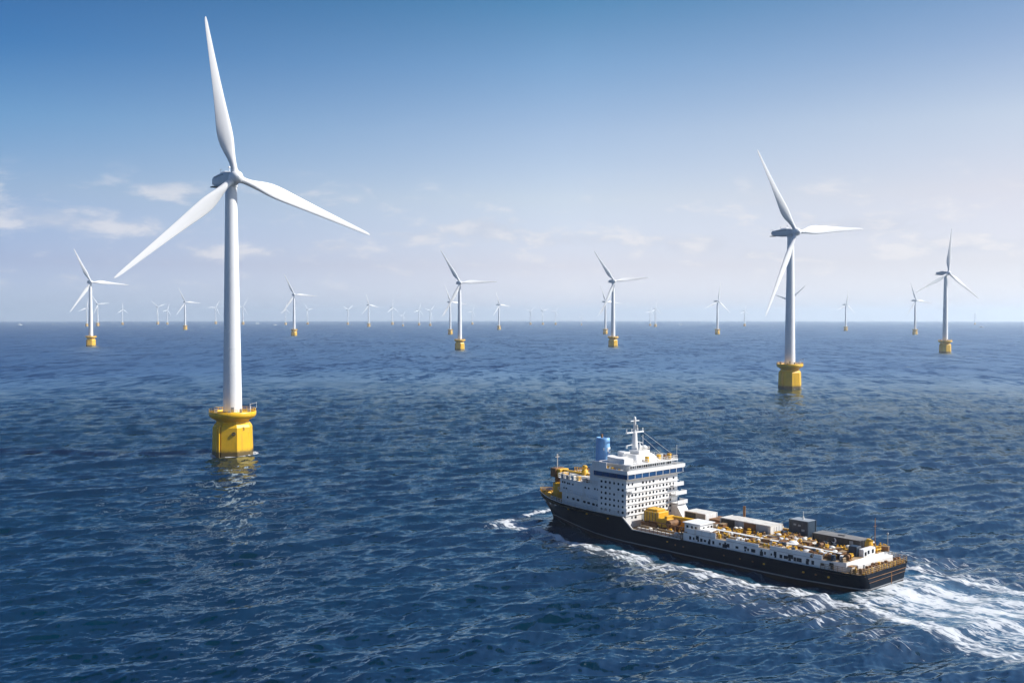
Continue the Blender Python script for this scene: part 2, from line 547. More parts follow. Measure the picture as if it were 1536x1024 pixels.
def build_sea():
    azf = np.arange(-31, 31.0001, 0.052)
    left = np.array([-180, -150, -120, -100, -85, -75, -67, -60, -54, -50, -47, -44.5, -42.5, -41])
    az_l = np.arange(-40, -31.01, 0.25)
    cols = np.concatenate([left, az_l, azf, -az_l[::-1], -left[::-1][:-1]])
    A = np.radians(cols)
    frp = FPX * 2 / 3
    rows = list(np.geomspace(4, 112, 26))
    y0 = H / 118 * frp
    rows += [H * frp / y for y in np.arange(y0, 30, -0.5)]
    rows += [H * frp / y for y in np.arange(29.5, 7, -1.0)]
    rows += list(np.geomspace(H * frp / 7 * 1.05, 34000, 24))
    R = np.array(rows)
    rr, aa = np.meshgrid(R, A, indexing='ij')
    X, Y = rr * np.sin(aa), rr * np.cos(aa)
    wdir = rad(90 - 340)
    L1, L2 = 470.0, 131.0
    t1 = wave_tile(1024, L1, 4.5, 80, 24, wdir, 14, 0.40, 3)
    t2 = wave_tile(512, L2, 1.2, 6.0, 4.5, wdir - .2, 6, 0.085, 8)
    step = np.gradient(R)[:, None] + 0 * aa
    inside = smooth(np.abs(np.degrees(aa)), 40, 31.5)
    w1 = smooth(step, 13.0, 2.0) * inside
    w2 = smooth(step, 2.2, 0.7) * inside
    h1, x1, y1 = sample(t1, L1, X, Y, 0.12)
    h2, x2, y2 = sample(t2, L2, X, Y, 0.45)
    foam, aer, lift = wake(X, Y)
    calm = 1 - .6 * aer
    w1 = w1 * (1 - .55 * aer)
    ch = -0.38          # crests are drawn together, troughs spread out
    Z = h1 * w1 + h2 * w2 * calm + lift * inside + drop(rr)
    X = X + ch * (x1 * w1 + x2 * w2 * calm)
    Y = Y + ch * (y1 * w1 + y2 * w2 * calm)
    # sparse whitecaps on the sharpest crests
    capm = smooth(h1 + 2.0 * h2, 1.1, 1.7) * w1 * .30
    foam = np.maximum(foam, np.clip(capm, 0, .22))
    # foam collars are added round each foundation
    for (fx, fy, fr) in FOUND:
        d = np.hypot(X - fx, Y - fy)
        g = np.exp(-((d - fr - .5 - .8 * np.sin(3 * np.arctan2(Y - fy, X - fx) + 1)) / 1.7) ** 2)
        foam = np.maximum(foam, .78 * g)
    nr, nc = X.shape
    verts = np.stack([X, Y, Z], -1).reshape(-1, 3)
    verts = np.vstack([verts, [[0, 0, 0]]])
    i = np.arange(nr - 1)[:, None] * nc
    j = np.arange(nc)[None, :]
    k = (j + 1) % nc
    quads = np.stack([i + j, i + k, i + nc + k, i + nc + j], -1).reshape(-1, 4)[:, ::-1]
    tri = np.stack([np.full(nc, nr * nc), np.arange(nc), (np.arange(nc) + 1) % nc], -1)[:, ::-1]
    me = bpy.data.meshes.new('sea')
    me.vertices.add(len(verts))
    me.vertices.foreach_set('co', verts.astype(np.float32).ravel())
    nl = len(quads) * 4 + len(tri) * 3
    me.loops.add(nl)
    me.loops.foreach_set('vertex_index', np.concatenate([quads.ravel(), tri.ravel()]).astype(np.int32))
    me.polygons.add(len(quads) + len(tri))
    st = np.concatenate([np.arange(len(quads)) * 4, len(quads) * 4 + np.arange(len(tri)) * 3]).astype(np.int32)
    me.polygons.foreach_set('loop_start', st)
    me.update(calc_edges=True)
    me.validate()
    me.polygons.foreach_set('use_smooth', np.ones(len(me.polygons), bool))
    for nm, arr in (('foam', foam), ('aerated', aer), ('unresolved', 1 - smooth(step, 13.0, 1.6)), ('fine_unresolved', 1 - smooth(step, 2.2, 0.7))):
        at = me.attributes.new(nm, 'FLOAT', 'POINT')
        vals = np.append(arr.reshape(-1), 0).astype(np.float32)
        at.data.foreach_set('value', vals)
    me.materials.append(sea_material())
    o = bpy.data.objects.new('sea', me)
    S.collection.objects.link(o)
    tag(o, kind='structure')
    return o


SEA_DEEP = (0.0003, 0.0148, 0.0310)
SEA_AER = (0.024, 0.105, 0.185)


def sea_material():
    m = bpy.data.materials.new('sea_water')
    m.use_nodes = True
    t = NT(m.node_tree)
    b = t.n['Principled BSDF']
    out = t.n['Material Output']
    geo = t.node('ShaderNodeNewGeometry')
    pos, nrm = geo.outputs['Position'], geo.outputs['Normal']
    att = lambda n: t.node('ShaderNodeAttribute', attribute_name=n).outputs['Fac']
    foam, aer, unr = att('foam'), att('aerated'), att('unresolved')
    midw = t.math('MAXIMUM', unr, t.math('MULTIPLY', att('fine_unresolved'), .44))
    fine = t.math('MULTIPLY_ADD', att('fine_unresolved'), .55, .45)
    wr = rad(-20)          # ripples run along the crests
    def slope(scale, amp, stretch, detail, seed, gain=None):
        v = t.mapping(pos, loc=(seed, seed * 1.7, 0), rot=(0, 0, wr), scale=(1, stretch, 0))
        c = t.noise(v, scale, detail, .55, 0, 'Color')
        d = t.vec('SUBTRACT', c, (.5, .5, .5))
        d = t.vec('MULTIPLY', d, (amp * .62, amp, 0))
        if gain is not None:
            d = t.vec('SCALE', d, scale=gain)
        return d
    sl = t.vec('ADD', slope(2.4, .50, .24, 3, 1.0, fine), slope(.60, .50, .24, 2, 5.0, fine))
    sl = t.vec('ADD', sl, slope(.12, 2.0, .32, 4, 11.0, midw))
    sl = t.vec('ADD', sl, slope(.030, 1.2, .3, 3, 23.0, unr))
    nn = t.vec('NORMALIZE', t.vec('ADD', nrm, sl))
    # patches where the wind roughens the surface differently
    pat = t.noise(t.mapping(pos, rot=(0, 0, rad(10)), scale=(1, 2.2, 0)), .006, 4, .55)
    base = t.mix(t.step(pat, .3, .7), tuple(x * .85 for x in SEA_DEEP), tuple(x * 1.2 for x in SEA_DEEP))
    # aerated water shows paler and greener; it is marbled
    ship = t.mapping(t.mapping(pos, loc=(-SHIP_O[0], -SHIP_O[1], 0)), rot=(0, 0, -SHIP_ANG))
    marb = t.noise(t.mapping(ship, scale=(.35, 1, 0)), .35, 5, .6, .6)
    base = t.mix(t.math('MULTIPLY', aer, t.step(marb, .25, .75, .45, 1.0)), base, SEA_AER)
    # foam: lacy threads torn out by two noises
    fv = t.mapping(ship, scale=(.42, 1, 0))
    warp = t.vec('SCALE', t.vec('SUBTRACT', t.noise(fv, .45, 3, .5, 0, 'Color'), (.5, .5, .5)), scale=2.6)
    fv2 = t.vec('ADD', fv, warp)
    n1 = t.noise(fv2, .8, 6, .7)
    thread = lambda sc, k, sd_: t.math('SUBTRACT', 1.0, t.math('MULTIPLY', t.math('ABSOLUTE', t.math('SUBTRACT', t.noise(t.mapping(fv2, loc=(sd_, sd_, 0)), sc, 3, .55), .5)), k), clamp=True)
    r1, r2 = thread(.24, 9.0, 3.0), thread(.75, 7.0, 8.0)
    vor = t.node('ShaderNodeTexVoronoi', feature='DISTANCE_TO_EDGE')
    t.put(vor.inputs['Vector'], fv2)
    vor.inputs['Scale'].default_value = .75
    lace = t.math('SUBTRACT', 1.0, t.step(vor.outputs['Distance'], 0.0, .28))
    pat2 = t.math('ADD', t.math('ADD', t.math('MULTIPLY', r1, .45), t.math('MULTIPLY', r2, .30)), t.math('MULTIPLY', t.math('SUBTRACT', n1, .30), .75))
    pat2 = t.math('ADD', pat2, t.math('MULTIPLY', lace, .10))
    thr = t.math('SUBTRACT', 1.02, t.math('MULTIPLY', foam, .86))
    fm = t.step(t.math('SUBTRACT', pat2, thr), -.02, .36)
    fm = t.math('MULTIPLY', fm, t.step(foam, .05, .3))
    fm = t.math('ADD', t.math('MULTIPLY', fm, .72), t.math('MULTIPLY', t.math('POWER', foam, 2.4), .26), clamp=True)
    # water body under a sky reflection, turned down nearby to darken the near sea
    t.n.remove(b)
    body = t.node('ShaderNodeBsdfDiffuse')
    t.put(body.inputs['Color'], base)
    t.put(body.inputs['Normal'], nn)
    gl = t.node('ShaderNodeBsdfGlossy', distribution='BECKMANN')
    t.put(gl.inputs['Roughness'], t.mix(unr, .15, .50, 'FLOAT'))
    t.put(gl.inputs['Normal'], nn)
    gl.inputs['Color'].default_value = (.72, .87, .96, 1)      # reflected light tinted blue by choice, to shift the water's hue
    fr = t.node('ShaderNodeFresnel')
    fr.inputs['IOR'].default_value = 1.333
    t.put(fr.inputs['Normal'], nn)
    water = t.node('ShaderNodeMixShader')
    t.put(water.inputs[0], t.math('MULTIPLY', t.math('MULTIPLY', fr.outputs[0], t.step(pat, .3, .7, 1.10, .90)), t.mix(unr, .37, 1.0, 'FLOAT')))
    t.l.new(body.outputs[0], water.inputs[1])
    t.l.new(gl.outputs[0], water.inputs[2])
    fo = t.node('ShaderNodeBsdfPrincipled')
    fo.inputs['Base Color'].default_value = (.66, .69, .72, 1)
    fo.inputs['Roughness'].default_value = .85
    t.put(fo.inputs['Normal'], t.vec('NORMALIZE', t.vec('ADD', nrm, t.vec('SCALE', sl, scale=.45))))
    ms = t.node('ShaderNodeMixShader')
    t.put(ms.inputs[0], fm)
    t.l.new(water.outputs[0], ms.inputs[1])
    t.l.new(fo.outputs[0], ms.inputs[2])
    t.l.new(ms.outputs[0], out.inputs['Surface'])
    return m


# ------------------------------------------------------------------ wind turbines
HUB = 117.0
OVH = 5.6        # hub ahead of the tower axis
BLADE = 66.0


def blade_mb():
    b = MB()
    stations = [0, .02, .045, .075, .11, .15, .19, .23, .27, .32, .4, .5, .6, .7, .8, .88, .94, .975, .993, 1.0]
    chord = [2.7, 2.7, 2.75, 3.0, 3.7, 4.8, 5.8, 6.35, 6.45, 6.1, 5.25, 4.35, 3.6, 2.95, 2.3, 1.8, 1.4, 1.05, .6, .12]
    thick = [1, 1, .97, .85, .66, .48, .38, .32, .28, .25, .22, .20, .19, .18, .17, .17, .17, .17, .17, .2]
    n = 22
    rings = []
    for u, c, th in zip(stations, chord, thick):
        z = 1.6 + u * (BLADE - 1.6)
        circ = max(0, 1 - smooth(np.array(u), .02, .17))
        tw = rad(17) * (1 - smooth(np.array(u), .05, .75)) * (1 - .3 * circ) + rad(1)
        pre = -0.8 * u ** 2.2
        ring = []
        for i in range(n):
            a = 2 * pi * i / n
            xc, yc = .5 * cos(a), .5 * sin(a)
            xa = .5 * cos(a)
            t = (xa + .5)                    # 0 trailing .. 1 leading
            env = 2.6 * (t ** .85) * max(0, (1 - t)) ** .5
            ya = .5 * (1 if sin(a) >= 0 else -1) * min(env, 1.0)
            x = (xc * circ + (xa - .16) * (1 - circ)) * c
            y = (yc * circ + ya * th * (1 - circ) * .82) * c if circ < 1 else yc * c
            xr, yr = x * cos(tw) + y * sin(tw), -x * sin(tw) + y * cos(tw)
            ring.append((xr, yr + pre, z))
        rings.append(ring)
    b.loft(rings, True)
    return b


def make_turbine():
    root = empty('wind_turbine', 'proto', 'wind turbine')
    # foundation: eight-sided, shouldered, under a round bowl-shaped platform
    a0 = rad(90 - 33)          # edge direction
    f = MB()
    oct_ = lambda r, z: [(r * cos(a0 + k * pi / 4), r * sin(a0 + k * pi / 4), z) for k in range(8)]
    f.loft([oct_(8.75, -6), oct_(8.7, 0), oct_(8.35, 11.8), oct_(7.7, 13.0), oct_(6.9, 13.7), oct_(6.9, 14.2)])
    fo = f.build('foundation', M_FYEL, root)
    fb = MB()
    fb.lathe([(6.4, 13.9), (6.9, 14.5), (8.0, 15.2), (9.2, 15.9), (9.75, 16.7), (9.85, 18.3), (9.6, 18.4), (9.45, 18.3), (9.4, 17.6), (3.9, 17.55)], 40)
    fb.build('platform', M_FYEL, root)
    # railing on the rim
    r = MB()
    for k in range(28):
        a = 2 * pi * k / 28
        r.tube((9.6 * cos(a), 9.6 * sin(a), 18.3), (9.6 * cos(a), 9.6 * sin(a), 19.5), .07, n=5)
    for z in (18.9, 19.5):
        ring = [(9.6 * cos(2 * pi * k / 28), 9.6 * sin(2 * pi * k / 28), z) for k in range(29)]
        r.path(ring, .06, 5)
    r.build('railing', M_FYEL, root)
    # boat landing: two fender tubes and rungs on the left front facet
    bl = MB()
    for k, aa in enumerate((rad(224), rad(231))):
        bl.tube((9.0 * cos(aa), 9.0 * sin(aa), -3), (8.75 * cos(aa), 8.75 * sin(aa), 12.2), .36, n=10)
        bl.tube((8.75 * cos(aa), 8.75 * sin(aa), 12.2), (8.0 * cos(aa), 8.0 * sin(aa), 12.6), .3, n=8)
    for z in np.arange(.5, 12, .9):
        bl.tube((8.8 * cos(rad(224)), 8.8 * sin(rad(224)), z), (8.8 * cos(rad(231)), 8.8 * sin(rad(231)), z), .08, n=5)
    bl.build('boat_landing', M_FYEL, root)
    # deck gear
    for q in ((-7.6, -6.2, -4.5, -3.2, 17.6, 19.8), (5.9, 7.3, -5.2, -4.0, 17.6, 19.4), (-2.2, -.8, -8.6, -7.6, 17.6, 19.2), (2.8, 3.8, -8.2, -7.4, 17.6, 19.9)):
        MB().box(*q, .1).build('equipment_cabinet', M_GREY, root)
    d = MB()
    d.tube((7.3, -4.0, 17.6), (7.3, -4.0, 21.6), .22, n=8).tube((7.3, -4.0, 21.4), (9.9, -5.6, 22.2), .16, n=8).tube((9.8, -5.5, 22.1), (9.8, -5.5, 19.9), .05, n=5)
    d.build('davit_crane', M_WHITE, root)
    # tower with flange rings
    tw = MB()
    prof = []
    for k in range(15):
        z = 17.55 + (HUB - 3.2 - 17.55) * k / 14
        rr_ = 3.95 - (3.95 - 2.42) * (k / 14) ** 1.1
        prof.append((rr_, z))
    tw.lathe(prof, 48)
    to = tw.build('tower', M_WHITE, root)
    for zj in (45.0, 79.0):
        rj = 3.95 - (3.95 - 2.42) * ((zj - 17.55) / (HUB - 3.2 - 17.55)) ** 1.1
        MB().lathe([(rj - .1, zj), (rj + .05, zj + .02), (rj + .05, zj + .3), (rj - .1, zj + .32)], 40, smooth=False, cap=False).build('section_joint', M_WHITE, to)
    dr = MB()
    dr.box(-.6, .6, -4.02, -3.7, 18.0, 20.3, .05)
    dr.build('door', M_GREY, to)
    rg = MB()
    rg.lathe([(4.35, 17.5), (4.35, 18.1), (3.9, 18.15)], 40)
    rg.build('base_flange', M_FYEL, to)
    # nacelle, axis along -Y (rotor ahead)
    nb = MB()
    secs = [(-4.0, 1.9, 1.9, 0), (-3.2, 2.6, 2.5, .05), (-1.0, 3.0, 2.9, .1), (3.0, 3.05, 3.0, .15), (9.5, 2.95, 2.8, .15), (14.5, 2.6, 2.35, .3), (18.0, 2.0, 1.8, .5), (19.2, 1.3, 1.15, .7)]
    rings = []
    for y, hx, hz, up in secs:
        ring = []
        for k in range(24):
            a = 2 * pi * k / 24
            ex = 2 / 4.2
            ring.append((hx * math.copysign(abs(cos(a)) ** ex, cos(a)), y, up + hz * math.copysign(abs(sin(a)) ** ex, sin(a))))
        rings.append(ring)
    nb.loft(rings, True)
    nb.lathe([(2.75, -3.6), (2.75, -2.4)], 32)
    na = nb.build('nacelle', M_NAC, root)
    na.location = (0, 0, HUB)
    tb = MB()
    tb.box(-1.6, 1.6, 3.0, 9.0, 2.8, 3.55, .25)
    tb.build('roof_hatch', M_WHITE, na)
    MB().tube((.9, 4.5, 3.4), (.9, 4.5, 5.2), .14, n=6).ball((.9, 4.5, 5.4), .5, 10, 6).build('warning_beacon', M_WHITE, na)
    MB().tube((-1.0, 9.6, 2.6), (-1.0, 9.6, 5.0), .1, n=6).tube((-1.6, 9.6, 4.9), (-.4, 9.6, 4.9), .09, n=5).build('wind_sensor', M_GREY, na)
    MB().tube((.3, 16.5, 2.0), (.3, 19.5, 3.2), .11, n=5).tube((.3, 19.4, 3.2), (.3, 23.0, 3.2), .09, n=5).build('tail_antenna', M_GREY, na)
    MB().box(-2.1, 2.1, 17.6, 20.4, -1.9, -1.45, .1).build('tail_platform', M_DARK, na)
    MB().box(-1.5, 1.5, 18.2, 19.35, -.4, 1.4, .12).build('vent_grille', M_DARK, na)
    MB().box(-3.15, -2.9, 1.5, 12.5, 1.5, 2.0, .05).build('side_rail', M_GREY, na)
    # hub (spinner) with three blades
    hb = MB()
    prof = [(2.25, 1.7), (2.7, 1.2), (2.85, 0), (2.75, -1.2), (2.45, -2.2), (1.85, -3.1), (1.0, -3.7), (.05, -3.95)]
    n = 28
    rings = [[(r_ * cos(2 * pi * i / n), y, r_ * sin(2 * pi * i / n)) for i in range(n)] for r_, y in prof]
    hb.loft(rings, True)
    for k in range(3):
        a = 2 * pi * k / 3
        hb.tube((0, 0, 0), (3.05 * sin(a), 0, 3.05 * cos(a)), 1.55, n=20)
    ho = hb.build('rotor_hub', M_WHITE, root)
    bm = blade_mb()
    b0 = None
    for k in range(3):
        if b0 is None:
            b0 = bm.build('blade', M_BLADE, ho)
            bo = b0
        else:
            bo = b0.copy()
            S.collection.objects.link(bo)
        bo.rotation_euler = (0, 2 * pi * k / 3, 0)
    return root


def set_rotor(root, psi, alpha, size=1.0):
    for c in kids(root):
        nm = c.name.split('.')[0]
        if nm == 'nacelle':
            c.rotation_euler = (0, 0, psi)
        elif nm == 'rotor_hub':
            c.rotation_euler = (0, alpha, psi)
            c.scale = (size,) * 3
            c.location = (OVH * sin(psi), -OVH * cos(psi), HUB)


def far_turbine_mesh(alpha, psi):
    """one-piece turbine for the few-pixel ones on the horizon"""
    f = MB()
    f.lathe([(8.6, -6), (8.4, 12), (6.9, 14), (9.7, 16), (9.7, 18.3), (4, 18.3)], 10, smooth=False)
    tmb = MB().lathe([(3.95, 18), (2.45, HUB - 2)], 10)
    nmb = MB()
    c, s = cos(psi), sin(psi)
    rot = lambda p: (p[0] * c - p[1] * s, p[0] * s + p[1] * c, p[2] + HUB)
    pts = []
    bx = MB().box(-2.8, 2.8, -4, 15, -2.8, 2.9, .8)
    tmb.add([rot(p) for p in bx.v], bx.f)
    hb = MB().ball((0, 0, 0), 2.9, 10, 6)
    tmb.add([rot((p[0], p[1] - OVH, p[2])) for p in hb.v], hb.f, True)
    for k in range(3):
        a = alpha + 2 * pi * k / 3
        bb = MB()
        rings = []
        for u, ch in ((0, 2.6), (.12, 3.6), (.25, 6.2), (.5, 4.4), (.8, 2.4), (1, .3)):
            z = 1.5 + u * (BLADE - 1.5)
            rings.append([(-.62 * ch, .0, z), (-.1 * ch, -.16 * ch - .3, z), (.38 * ch, 0, z), (-.1 * ch, .16 * ch + .3, z)])
        bb.loft(rings)
        vs = [(p[0] * cos(a) + p[2] * sin(a), p[1], -p[0] * sin(a) + p[2] * cos(a)) for p in bb.v]
        tmb.add([rot((p[0], p[1] - OVH, p[2])) for p in vs], bb.f)
    me = bpy.data.meshes.new('wind_turbine')
    o = len(f.v)
    me.from_pydata(f.v + tmb.v, [], f.f + [tuple(i + o for i in q) for q in tmb.f])
    me.materials.append(M_FYEL)
    me.materials.append(M_WHITE)
    me.polygons.foreach_set('material_index', [0] * len(f.f) + [1] * len(tmb.f))
    me.update()
    return me


TG = 'wind turbines of the offshore farm'
# (tower x, row of the near waterline, row of the hub, yaw, rotor angle, detailed, label)
TURB = [
    (349.3, 684.5, 264.5, 20, -11, 1, 'huge white wind turbine on a yellow base, nearest and tallest of all, at left'),
    (1184.5, 583.0, 348.0, 44, -34, 1, 'second largest wind turbine, standing beyond the ship at right on a weathered yellow base'),
    (136.5, 519.5, 422.8, 12, -26, 1, 'mid-sized wind turbine far left with one blade pointing level to the right'),
    (1417.5, 529.5, 409.7, 41, 4, 1, 'wind turbine near the right edge with one blade straight up and two hanging down'),
    (689.6, 525.2, 424.0, 14, -32, 1, 'mid-sized turbine nearest the middle of the photo, a smaller turbine half hidden behind it'),
    (919.5, 520.5, 421.8, 22, -36, 1, 'mid-sized turbine right of the middle whose right blade tips slightly upward, hiding a smaller one'),
    (441.2, 503.8, 441.8, 12, -26, 1, 'small turbine between the huge left turbine and the middle of the photo, yellow base visible'),
    (675.4, 501.8, 453.0, 30, -23, 1, 'small turbine half hidden behind the left-down blade of the central mid-sized turbine'),
    (908.0, 501.3, 452.5, 34, -24, 1, 'small turbine tucked just left behind the mid-sized one right of the middle'),
    (1076.0, 501.6, 451.8, 40, 8, 1, 'small turbine standing alone between the ship mast and the second largest turbine'),
    (1184.8, 503.2, 449.5, 20, 47, 1, 'small turbine standing directly behind the tower of the second largest turbine'),
    (1372.4, 502.0, 450.6, 38, -22, 1, 'small turbine close left of the right-edge turbine, under its lowered left blade'),
    (277.8, 494.8, 452.8, 14, -25, 1, 'small turbine just left of the huge tower with a pinkish base'),
    (553.0, 490.2, 457.4, 30, -18, 1, 'tiny turbine midway between the huge left turbine and the central mid-sized one'),
    (748.4, 494.6, 456.8, 40, -22, 1, 'tiny turbine standing alone just right of the central mid-sized turbine'),
    (1268.4, 496.2, 456.9, 45, 8, 1, 'tiny turbine standing alone between the second largest turbine and the right-edge pair'),
    (130.2, 489.8, 461.5, 30, 10, 0, 'tiny faded turbine touching the left side of the far-left mid-sized tower'),
    (146.5, 489.3, 456.2, 20, -35, 0, 'tiny faded turbine just right of the far-left mid-sized tower'),
    (183.6, 487.2, 464.0, 40, 0, 0, 'faint thin turbine below the lower-left blade tip of the huge turbine'),
    (236.6, 486.8, 460.2, 25, 70, 0, 'faint turbine left of the small pinkish-based one, the taller of two'),
    (251.0, 486.9, 465.0, 50, 20, 0, 'faint thin turbine immediately left of the small pinkish-based turbine'),
    (323.5, 486.2, 461.0, 30, 30, 0, 'very faint turbine close to the left side of the huge tower'),
    (364.4, 487.0, 460.0, 20, 30, 0, 'very faint turbine peeping out from the right side of the huge tower'),
    (428.4, 487.4, 464.0, 45, 5, 0, 'faint turbine close left of the small turbine with the visible yellow base'),
    (461.4, 486.8, 464.6, 45, 80, 0, 'faint turbine right of the small yellow-based turbine, second right of the huge tower'),
    (521.6, 487.1, 464.4, 40, 55, 0, 'faint turbine left of the tiny turbine that stands midway to the centre'),
    (588.5, 487.1, 461.2, 48, 0, 0, 'faint turbine right of the tiny midway one, first of four thin ones'),
    (604.3, 489.3, 473.0, 40, 30, 0, 'shortest faint turbine on the horizon left of the centre, second of four thin ones'),
    (628.4, 488.0, 465.0, 45, 15, 0, 'faint turbine left of the centre, third of four thin ones'),
    (645.2, 488.8, 466.0, 45, 45, 0, 'faint turbine nearest the central mid-sized turbine, last of four thin ones'),
    (708.5, 486.9, 467.0, 45, 25, 0, 'very faint turbine just right of the central mid-sized tower'),
    (795.6, 487.2, 466.8, 40, 50, 0, 'faint turbine right of the centre, leftmost of three in a row above the blue funnel'),
    (814.0, 487.2, 466.0, 40, 75, 0, 'faint turbine right of the centre, middle one of three in a row'),
    (833.3, 487.2, 467.0, 45, 35, 0, 'faint turbine right of the centre, rightmost of three in a row'),
    (872.0, 487.6, 474.5, 45, 10, 0, 'barely visible short turbine left of the pair with the upward-tipped blade'),
    (975.2, 488.8, 467.0, 45, 20, 0, 'faint turbine above the ship mast, left one of a close pair'),
    (983.0, 490.2, 463.0, 45, 5, 0, 'faint turbine above the ship bridge, right one of a close pair'),
    (1116.8, 489.2, 466.2, 50, 10, 0, 'faint thin turbine left of the second largest turbine, under its lower blade tip'),
    (1462.3, 486.8, 470.8, 45, 40, 0, 'barely visible turbine to the right of the right-edge turbine'),
]

FOUND = []
placed = []
for (tx, ty, hy, psi, al, det, lab) in TURB:
    d0 = dist_of(ty, tx)
    sc = (ty - hy) * d0 / FPX / HUB
    d = d0 + 8.3 * sc
    # the visible row is the near edge of the base: correct the scale with the true axis distance
    yb = EYE + FPX * (H / d + d / (2 * REARTH)) / cos(az_of(tx, ty))
    a = az_of(tx, ty)
    sc = (yb - hy) * d * cos(a) / FPX / (HUB - 0.0) * (d - OVH * cos(rad(psi)) * .9) / d
    x, y = d * sin(a), d * cos(a)
    placed.append((x, y, drop(d), a, sc, psi, al, det, lab))
    FOUND.append((x, y, 8.4 * sc)) if d < 2500 else None

proto = make_turbine()
first = True
for (x, y, z, a, sc, psi, al, det, lab) in placed:
    if det:
        if first:
            o = proto
            o['label'] = lab
            o['group'] = TG
        else:
            o = dup(proto, lab, TG)
        o.location = (x, y, z)
        o.rotation_euler = (0, 0, -a)
        o.scale = (sc,) * 3
        set_rotor(o, rad(psi), rad(al), 1.06 if psi == 44 and sc > .9 and x > 100 and y < 1000 else 1.0)
        first = False
    else:
        o = bpy.data.objects.new('wind_turbine', far_turbine_mesh(rad(al), rad(psi)))
        S.collection.objects.link(o)
        o.location = (x, y, z)
        o.rotation_euler = (0, 0, -a)
        o.scale = (sc,) * 3
        tag(o, lab, 'wind turbine', TG)

# identification marks on the nearest foundation
def on_facet(ang, r, z):
    return (r * sin(ang), -r * cos(ang), z)


mk = MB()
ringp = []
fa = rad(-10.5)      # facet facing the camera (angle to the right of the camera direction)
rf = 8.50 * cos(pi / 8)
ux, uy = cos(fa), sin(fa)
cx, cy = rf * sin(fa), -rf * cos(fa)
for k in range(24):
    a1, a2 = 2 * pi * k / 24, 2 * pi * (k + 1) / 24
    P1 = (cx + ux * (1.9 + .62 * cos(a1)), cy + uy * (1.9 + .62 * cos(a1)) - .12, 9.4 + .62 * sin(a1))
    P2 = (cx + ux * (1.9 + .62 * cos(a2)), cy + uy * (1.9 + .62 * cos(a2)) - .12, 9.4 + .62 * sin(a2))
    mk.tube(P1, P2, .2, n=6)
mk.build('emblem_ring', M_DARK, proto)
fc = bpy.data.curves.new('number_mark', 'FONT')
fc.body = '3'
fc.size = 2.2
fc.extrude = .03
fc.align_x = 'CENTER'
fc.materials.append(M_BROWN)
tmp = bpy.data.objects.new('number_mark', fc)
S.collection.objects.link(tmp)
bpy.context.view_layer.update()
fme = bpy.data.meshes.new_from_object(tmp)
bpy.data.objects.remove(tmp)
fo = bpy.data.objects.new('number_mark', fme)
S.collection.objects.link(fo)
fo.parent = proto
fa2 = rad(34.5)
rf2 = 8.44 * cos(pi / 8) + .12
fo.location = (rf2 * sin(fa2), -rf2 * cos(fa2), 10.6)
fo.rotation_euler = (pi / 2, 0, fa2)

# ------------------------------------------------------------------ the ship (local x forward from the stern, y to port, z up)
rng = random.Random(11)
ship = empty('cargo_ship', 'black-hulled working ship with white tiered superstructure and blue funnel, steaming away leaving a foaming wake', 'ship', (SHIP_O[0], SHIP_O[1], 0), SHIP_ANG)

HS = [-1.6, -1.45, -1.0, -.2, 1.2, 4, 8, 14, 22, 40, 61.5, 65.0, 70, 76, 83, 90, 96, 100.2, 103.4, 105.8, 107.4]
HDK = [8.3, 8.9, 9.6, 10.1, 10.4, 10.55, 10.7, 10.95, 11, 11, 11, 11, 11, 10.85, 10.2, 8.9, 7.0, 4.9, 3.1, 1.5, .25]
HWL = [6.7, 7.1, 7.6, 8.0, 8.4, 9.0, 9.7, 10.7, 11, 11.1, 11, 10.9, 10.4, 9.3, 7.0, 4.4, 2.1, .35, .28, .22, .15]
HZL = [0] * 17 + [0, 2.6, 4.9, 6.5]


def rail_z(s):
    return float(np.interp(s, [0, 61.4, 61.5, 65.0, 90, 109], [4.25, 4.25, 4.25, 7.0, 7.0, 7.25]))


hull = MB()
rings = []
for s, hd, hw, zl in zip(HS, HDK, HWL, HZL):
    zr = rail_z(s)
    zl = min(zl, zr - .3)
    port = []
    for k in range(7):
        t = k / 6
        port.append((s, hw + (hd - hw) * (1 - t) ** 1.0 * (1 if hw > hd else (1 - t) ** .55), zr + (zl - zr) * t))
    if zl <= 0.01:
        port += [(s, hw * .93, -1.2), (s, hw * .75, -3.0)]
    else:
        port += [(s - .3, hw * .5, zl - .05), (s - .5, hw * .2, zl - .1)]
    rings.append(port + [(x, -y, z) for x, y, z in port[::-1]])
hull.loft(rings, True, cap=True, closed=False)
hull_o = hull.build('hull', M_HULL, ship)
# sharp transom edge
for p_ in hull_o.data.polygons:
    if len(p_.vertices) > 4:
        p_.use_smooth = False


def half(s):
    return float(np.interp(s, HS, HDK))


def deck_strip(name, s0, s1, z, inset, m, n=24, par=None):
    d = MB()
    ss = np.linspace(s0, s1, n)
    vs, fs = [], []
    for s in ss:
        h = max(half(s) - inset, .05)
        vs += [(s, h, z), (s, -h, z), (s, h, z - .25), (s, -h, z - .25)]
    for i in range(n - 1):
        a = 4 * i
        fs += [(a, a + 1, a + 5, a + 4), (a + 2, a + 6, a + 7, a + 3)]
    d.add(vs, fs)
    return d.build(name, m, par or ship)


deck_strip('main_deck', -1.45, 64.6, 3.95, .12, M_OCHRE)
deck_strip('forecastle_deck', 64.7, 107.0, 6.2, .12, M_OCHRE)
b = MB()
b.add([(64.6, 10.85, 3.9), (64.6, -10.85, 3.9), (64.6, -10.85, 6.5), (64.6, 10.85, 6.5), (64.75, 10.85, 3.9), (64.75, -10.85, 3.9), (64.75, -10.85, 6.5), (64.75, 10.85, 6.5)],
      [(0, 1, 2, 3), (4, 7, 6, 5), (3, 2, 6, 7)])
b.build('break_bulkhead', M_SWHITE, ship)
